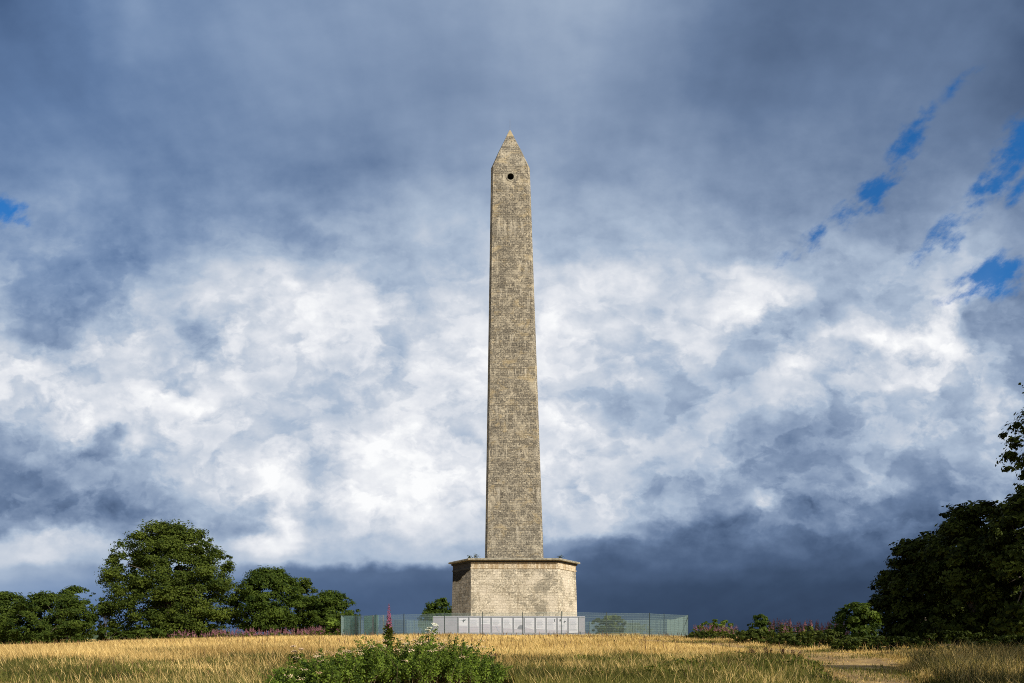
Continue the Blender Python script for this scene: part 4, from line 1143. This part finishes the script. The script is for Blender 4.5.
def greenness(x, y, px):
    n = value_noise(x, y, 3.2, 4) * 0.6 + value_noise(x, y, 1.1, 5) * 0.4
    lim = np.interp(px, [0, 120, 260, 300, 500, 560, 640, 800, 830, 1024], [22, 25.5, 27.5, 27, 25, 26, 29, 28.5, 21, 20])
    n2_ = value_noise(x, y, 0.5, 6)
    g_ = S((lim + (n - 0.5) * 11.0 + (n2_ - 0.5) * 5.0 - y) / 6.0 + 0.5)
    mound = np.exp(-(((x - 9.8) / 3.4) ** 2 + ((y - 63) / 4.5) ** 2))
    return np.clip(g_ * (0.62 + 0.55 * n) + mound * 0.9 + S((n - 0.66) / 0.15) * 0.25, 0, 1)


def inside_fence(x, y):
    return (((x + 0.5) / 17.5) ** 2 + ((y - 77) / 21.0) ** 2) < 1.0


def make_grass():
    rng = np.random.default_rng(21)
    parts_s, parts_g = [], []
    for n, d0, d1 in ((420000, 13, 32), (260000, 32, 60), (80000, 60, 94)):
        x, y, px = field_points(rng, n, d0, d1)
        pd = path_dist(x, y)
        inplinth = np.hypot(x - AXIS.x, y - AXIS.y) < 6.8
        keep = (pd > rng.uniform(-0.25, 0.3, n)) & ~inplinth
        patch = value_noise(x, y, 5.5, 8)
        h = np.interp(y, [14, 24, 34, 45, 60, 95], [0.42, 0.38, 0.30, 0.24, 0.22, 0.24]) * (0.75 + 0.5 * patch) * rng.normal(1, 0.30, n).clip(0.3, 1.7)
        h = np.where((px > 640) & (y > 27), h * 0.7, h)
        inbush = (px > 258) & (px < 522) & (y < 18.6) & (bush_top(px) < 676)
        keep &= ~inbush
        h *= np.clip(0.45 + pd * 0.5, 0.35, 1)
        h = np.clip(h, 0.08, 0.95)
        tall = rng.random(n) < 0.03
        h = np.where(tall & (y < 45), h * 1.5, h)
        wd = 0.003 + 0.0005 * y
        g_ = greenness(x, y, px)
        h = h * (1 - 0.15 * g_ * (y < 32))
        isg = rng.random(n) < g_
        tint = np.clip(0.50 + (value_noise(x * 0.4, y, 2.2, 9) - 0.5) * 0.9 + (value_noise(x * 0.5, y, 0.8, 19) - 0.5) * 0.4 + rng.normal(0, 0.25, n), 0, 1)
        k = keep & ~isg; parts_s.append((x[k], y[k], h[k], wd[k], tint[k]))
        k = keep & isg; parts_g.append((x[k], y[k], h[k] * 0.92, wd[k] * 1.15, tint[k]))
    cat = lambda P: [np.concatenate([p[j] for p in P]) for j in range(5)]
    x, y, h, wd, tint = cat(parts_s)
    o = blades('dry_grass', x, y, h, wd, M_STRAW, rng, tint); o['kind'] = 'stuff'; tag(o, 'dry golden long grass covering the field round the monument', 'grass')
    x, y, h, wd, tint = cat(parts_g)
    o = blades('green_grass', x, y, h, wd, M_GREENGRASS, rng, tint); o['kind'] = 'stuff'; tag(o, 'greener rough grass mixed along the front of the field', 'grass')
    n = 26000
    x, y, px = field_points(rng, 400000, 13, 48); pd = path_dist(x, y); k = (pd < 0.1) & (rng.random(len(x)) < np.clip(0.05 + 0.7 * value_noise(x, y, 1.6, 3) ** 2 + (pd > -0.5) * 0.5, 0, 1))
    x, y = x[k], y[k]; n = len(x)
    o = blades('path_stubble', x, y, rng.uniform(0.03, 0.11, n), 0.010 + 0.0006 * y, M_STRAW, rng, rng.normal(0.38, 0.25, n).clip(0, 1), 0.9); o['kind'] = 'stuff'
    tag(o, 'short trampled straw lying on the path', 'grass')
    # low leafy herbs among the green grass
    x, y, px = field_points(rng, 300000, 14, 31)
    k = (rng.random(len(x)) < greenness(x, y, px) ** 1.5 * 0.30) & (path_dist(x, y) > 0.15) & ~((px > 262) & (px < 515) & (y < 18.2))
    x, y = x[k], y[k]; n = len(x); cl_ = value_noise(x, y, 0.8, 12)
    P = np.stack([x, y, ground(x, y) + rng.uniform(0.04, 0.16, n) + 0.14 * cl_], -1)
    N = rand_dirs(rng, n) * 0.7 + np.array([0, -0.3, 0.7]); N /= np.linalg.norm(N, axis=1, keepdims=True)
    V, f = leaf_quads(P, N, 0.042, rng, 2.2)
    o = np_mesh('low_herbs', V, [f], M_WEED, tint=np.repeat(np.clip(cl_ * 0.8 + rng.normal(0.1, 0.22, n), 0, 1), 4)); o['kind'] = 'stuff'
    tag(o, 'low leafy green herbs among the front grass', 'weeds')
    x, y, px = field_points(rng, 15000, 14, 33)
    k = (path_dist(x, y) > 0.3) & ~((px > 262) & (px < 515) & (y < 18.2)) & (rng.random(len(x)) < value_noise(x, y, 2.0, 61) * 0.9); x, y = x[k], y[k]; n = len(x)
    o = blades('seeding_grass', x, y, rng.normal(0.50, 0.10, n).clip(0.25, 0.8), 0.004 + 0.00035 * y, M_STRAW, rng, rng.normal(0.62, 0.25, n).clip(0, 1), 0.7); o['kind'] = 'stuff'
    tag(o, 'thin pale seeding grass stems rising above the front of the field', 'grass')
    # tufts straying over the path
    x, y, px = field_points(rng, 300000, 13, 46); pd = path_dist(x, y)
    k = (pd < 0.2) & (rng.random(len(x)) < np.clip((value_noise(x, y, 1.1, 71) - 0.58) * 2.2 + (pd + 0.7).clip(0, 1) * 0.4, 0, 0.75)); x, y = x[k], y[k]; n = len(x)
    o = blades('path_tufts', x, y, rng.uniform(0.06, 0.24, n), 0.004 + 0.0005 * y, M_GREENGRASS, rng, rng.normal(0.6, 0.25, n).clip(0, 1), 0.8); o['kind'] = 'stuff'
    tag(o, 'low worn grass tufts straying over the path', 'grass')
    x, y, px = field_points(rng, 2600, 16, 56)
    k = (path_dist(x, y) > 0.4) & ~((px > 262) & (px < 515) & (y < 18.2)); x, y = x[k], y[k]; n = len(x)
    o = blades('dead_stalks', x, y, rng.uniform(0.35, 0.62, n), 0.010 + 0.0006 * y, M_DOCK, rng, rng.uniform(0.3, 1.0, n), 0.4); o['kind'] = 'stuff'
    tag(o, 'thin brown dead stalks scattered over the golden field', 'weeds')
    # long pale flowering grass in the bottom right corner
    n = 24000
    px = 835 + 265 * rng.random(n) ** 0.6; d = rng.uniform(14.5, 29, n); x = (px - 512) / F * d
    k = path_dist(x, d) > 0.35
    x, d = x[k], d[k]; n = len(x)
    h = (rng.normal(0.50, 0.17, n) * (0.55 + 0.9 * value_noise(x, d, 1.3, 41)) * np.clip((px[k] - 800) / 110, 0.35, 1)).clip(0.12, 1.15)
    o = blades('tall_grass', x, d, h, np.full(n, 0.012), M_TALL, rng, rng.random(n) ** 2.4, 0.95); o['kind'] = 'stuff'
    tag(o, 'tall pale seeding grass half shaded in the bottom right corner', 'grass')


M_TALL = leaf_mat('tall_pale_grass', (0.020, 0.028, 0.006), (0.48, 0.37, 0.16), 0.25, 0.3)
make_grass()


def weed_patch():
    """leafy weeds between the field and the path"""
    rng = np.random.default_rng(31); nclump = 120
    px = 815 - 245 * rng.random(nclump) ** 1.4; d = rng.uniform(17.5, 27.0, nclump)
    x = (px - 512) / F * d
    k = path_dist(x, d) > 0.3; x, d = x[k], d[k]; nclump = len(x)
    hh = rng.uniform(0.16, 0.50, nclump)
    idx = np.repeat(np.arange(nclump), np.maximum(6, rng.normal(34, 16, nclump)).astype(int)); n = len(idx)
    P = np.stack([x[idx] + rng.normal(0, 0.22, n), d[idx] + rng.normal(0, 0.22, n), 0 * d[idx]], -1)
    P[:, 2] = ground(P[:, 0], P[:, 1]) + hh[idx] * rng.uniform(0.25, 1.0, n)
    N = rand_dirs(rng, n) * 0.8 + np.array([0, -0.2, 0.6]); N /= np.linalg.norm(N, axis=1, keepdims=True)
    V, f = leaf_quads(P, N, rng.uniform(0.045, 0.085, n), rng, 2.2)
    o = np_mesh('weed_patch', V, [f], M_WEED, tint=np.repeat(np.clip(rng.normal(0.4, 0.2, nclump)[idx] + rng.normal(0, 0.15, n), 0, 1), 4))
    o['kind'] = 'stuff'; tag(o, 'green leafy weeds between the golden field and the trodden path', 'weeds')
weed_patch()


def dock(label, px, d, h, seed):
    rng = np.random.default_rng(seed); p = at(px, d)
    t = thing('dock_plant', label, 'plant', p, 0, 'brown dock plants')
    bm = bmesh.new(); tips = []
    for k in range(4):
        e = Vector((rng.normal(0, 0.10), rng.normal(0, 0.1), h * rng.uniform(0.8, 1.0))); tips.append(e)
        add_tube(bm, [(0, 0, -0.05), e], [0.009, 0.004], 5)
    bm_obj('stem', bm, M_DOCK_STEM, t)
    T = np.array([tuple(q) for q in tips]); idx = np.repeat(np.arange(4), 60); n = len(idx)
    s = rng.uniform(0.45, 1.0, n)[:, None]
    P = T[idx] * s + rng.normal(size=(n, 3)) * 0.022
    V, f = leaf_quads(P, rand_dirs(rng, n), 0.045, rng, 1.2)
    np_mesh('seed_heads', V, [f], M_DOCK, t, tint=np.repeat(rng.random(n), 4))
    n = 30; al = rng.uniform(0, 6.28, n)
    P = np.stack([np.cos(al) * 0.12, np.sin(al) * 0.12, rng.uniform(0.05, 0.35, n)], -1)
    V, f = leaf_quads(P, rand_dirs(rng, n) * 0.4 + np.array([0, 0, 0.9]), 0.12, rng, 2.0)
    np_mesh('leaves', V, [f], M_WEED, t, tint=np.repeat(rng.random(n), 4))
for i, (px, d, h, lab) in enumerate([(372.5 + 122, 23.5, 0.7, 'brown dock stem alone in the gold grass right of the bush'), (768, 27.5, 0.60, 'brown dock in the middle of the dark row beside the path'),
                                     (752, 27.8, 0.55, 'brown dock at the left end of the dark row beside the path'), (782, 27.2, 0.6, 'brown dock near the right end of the dark row beside the path'),
                                     (795, 26.8, 0.5, 'brown dock at the very right of the dark row beside the path')]):
    dock(lab, px, d, h, 50 + i)
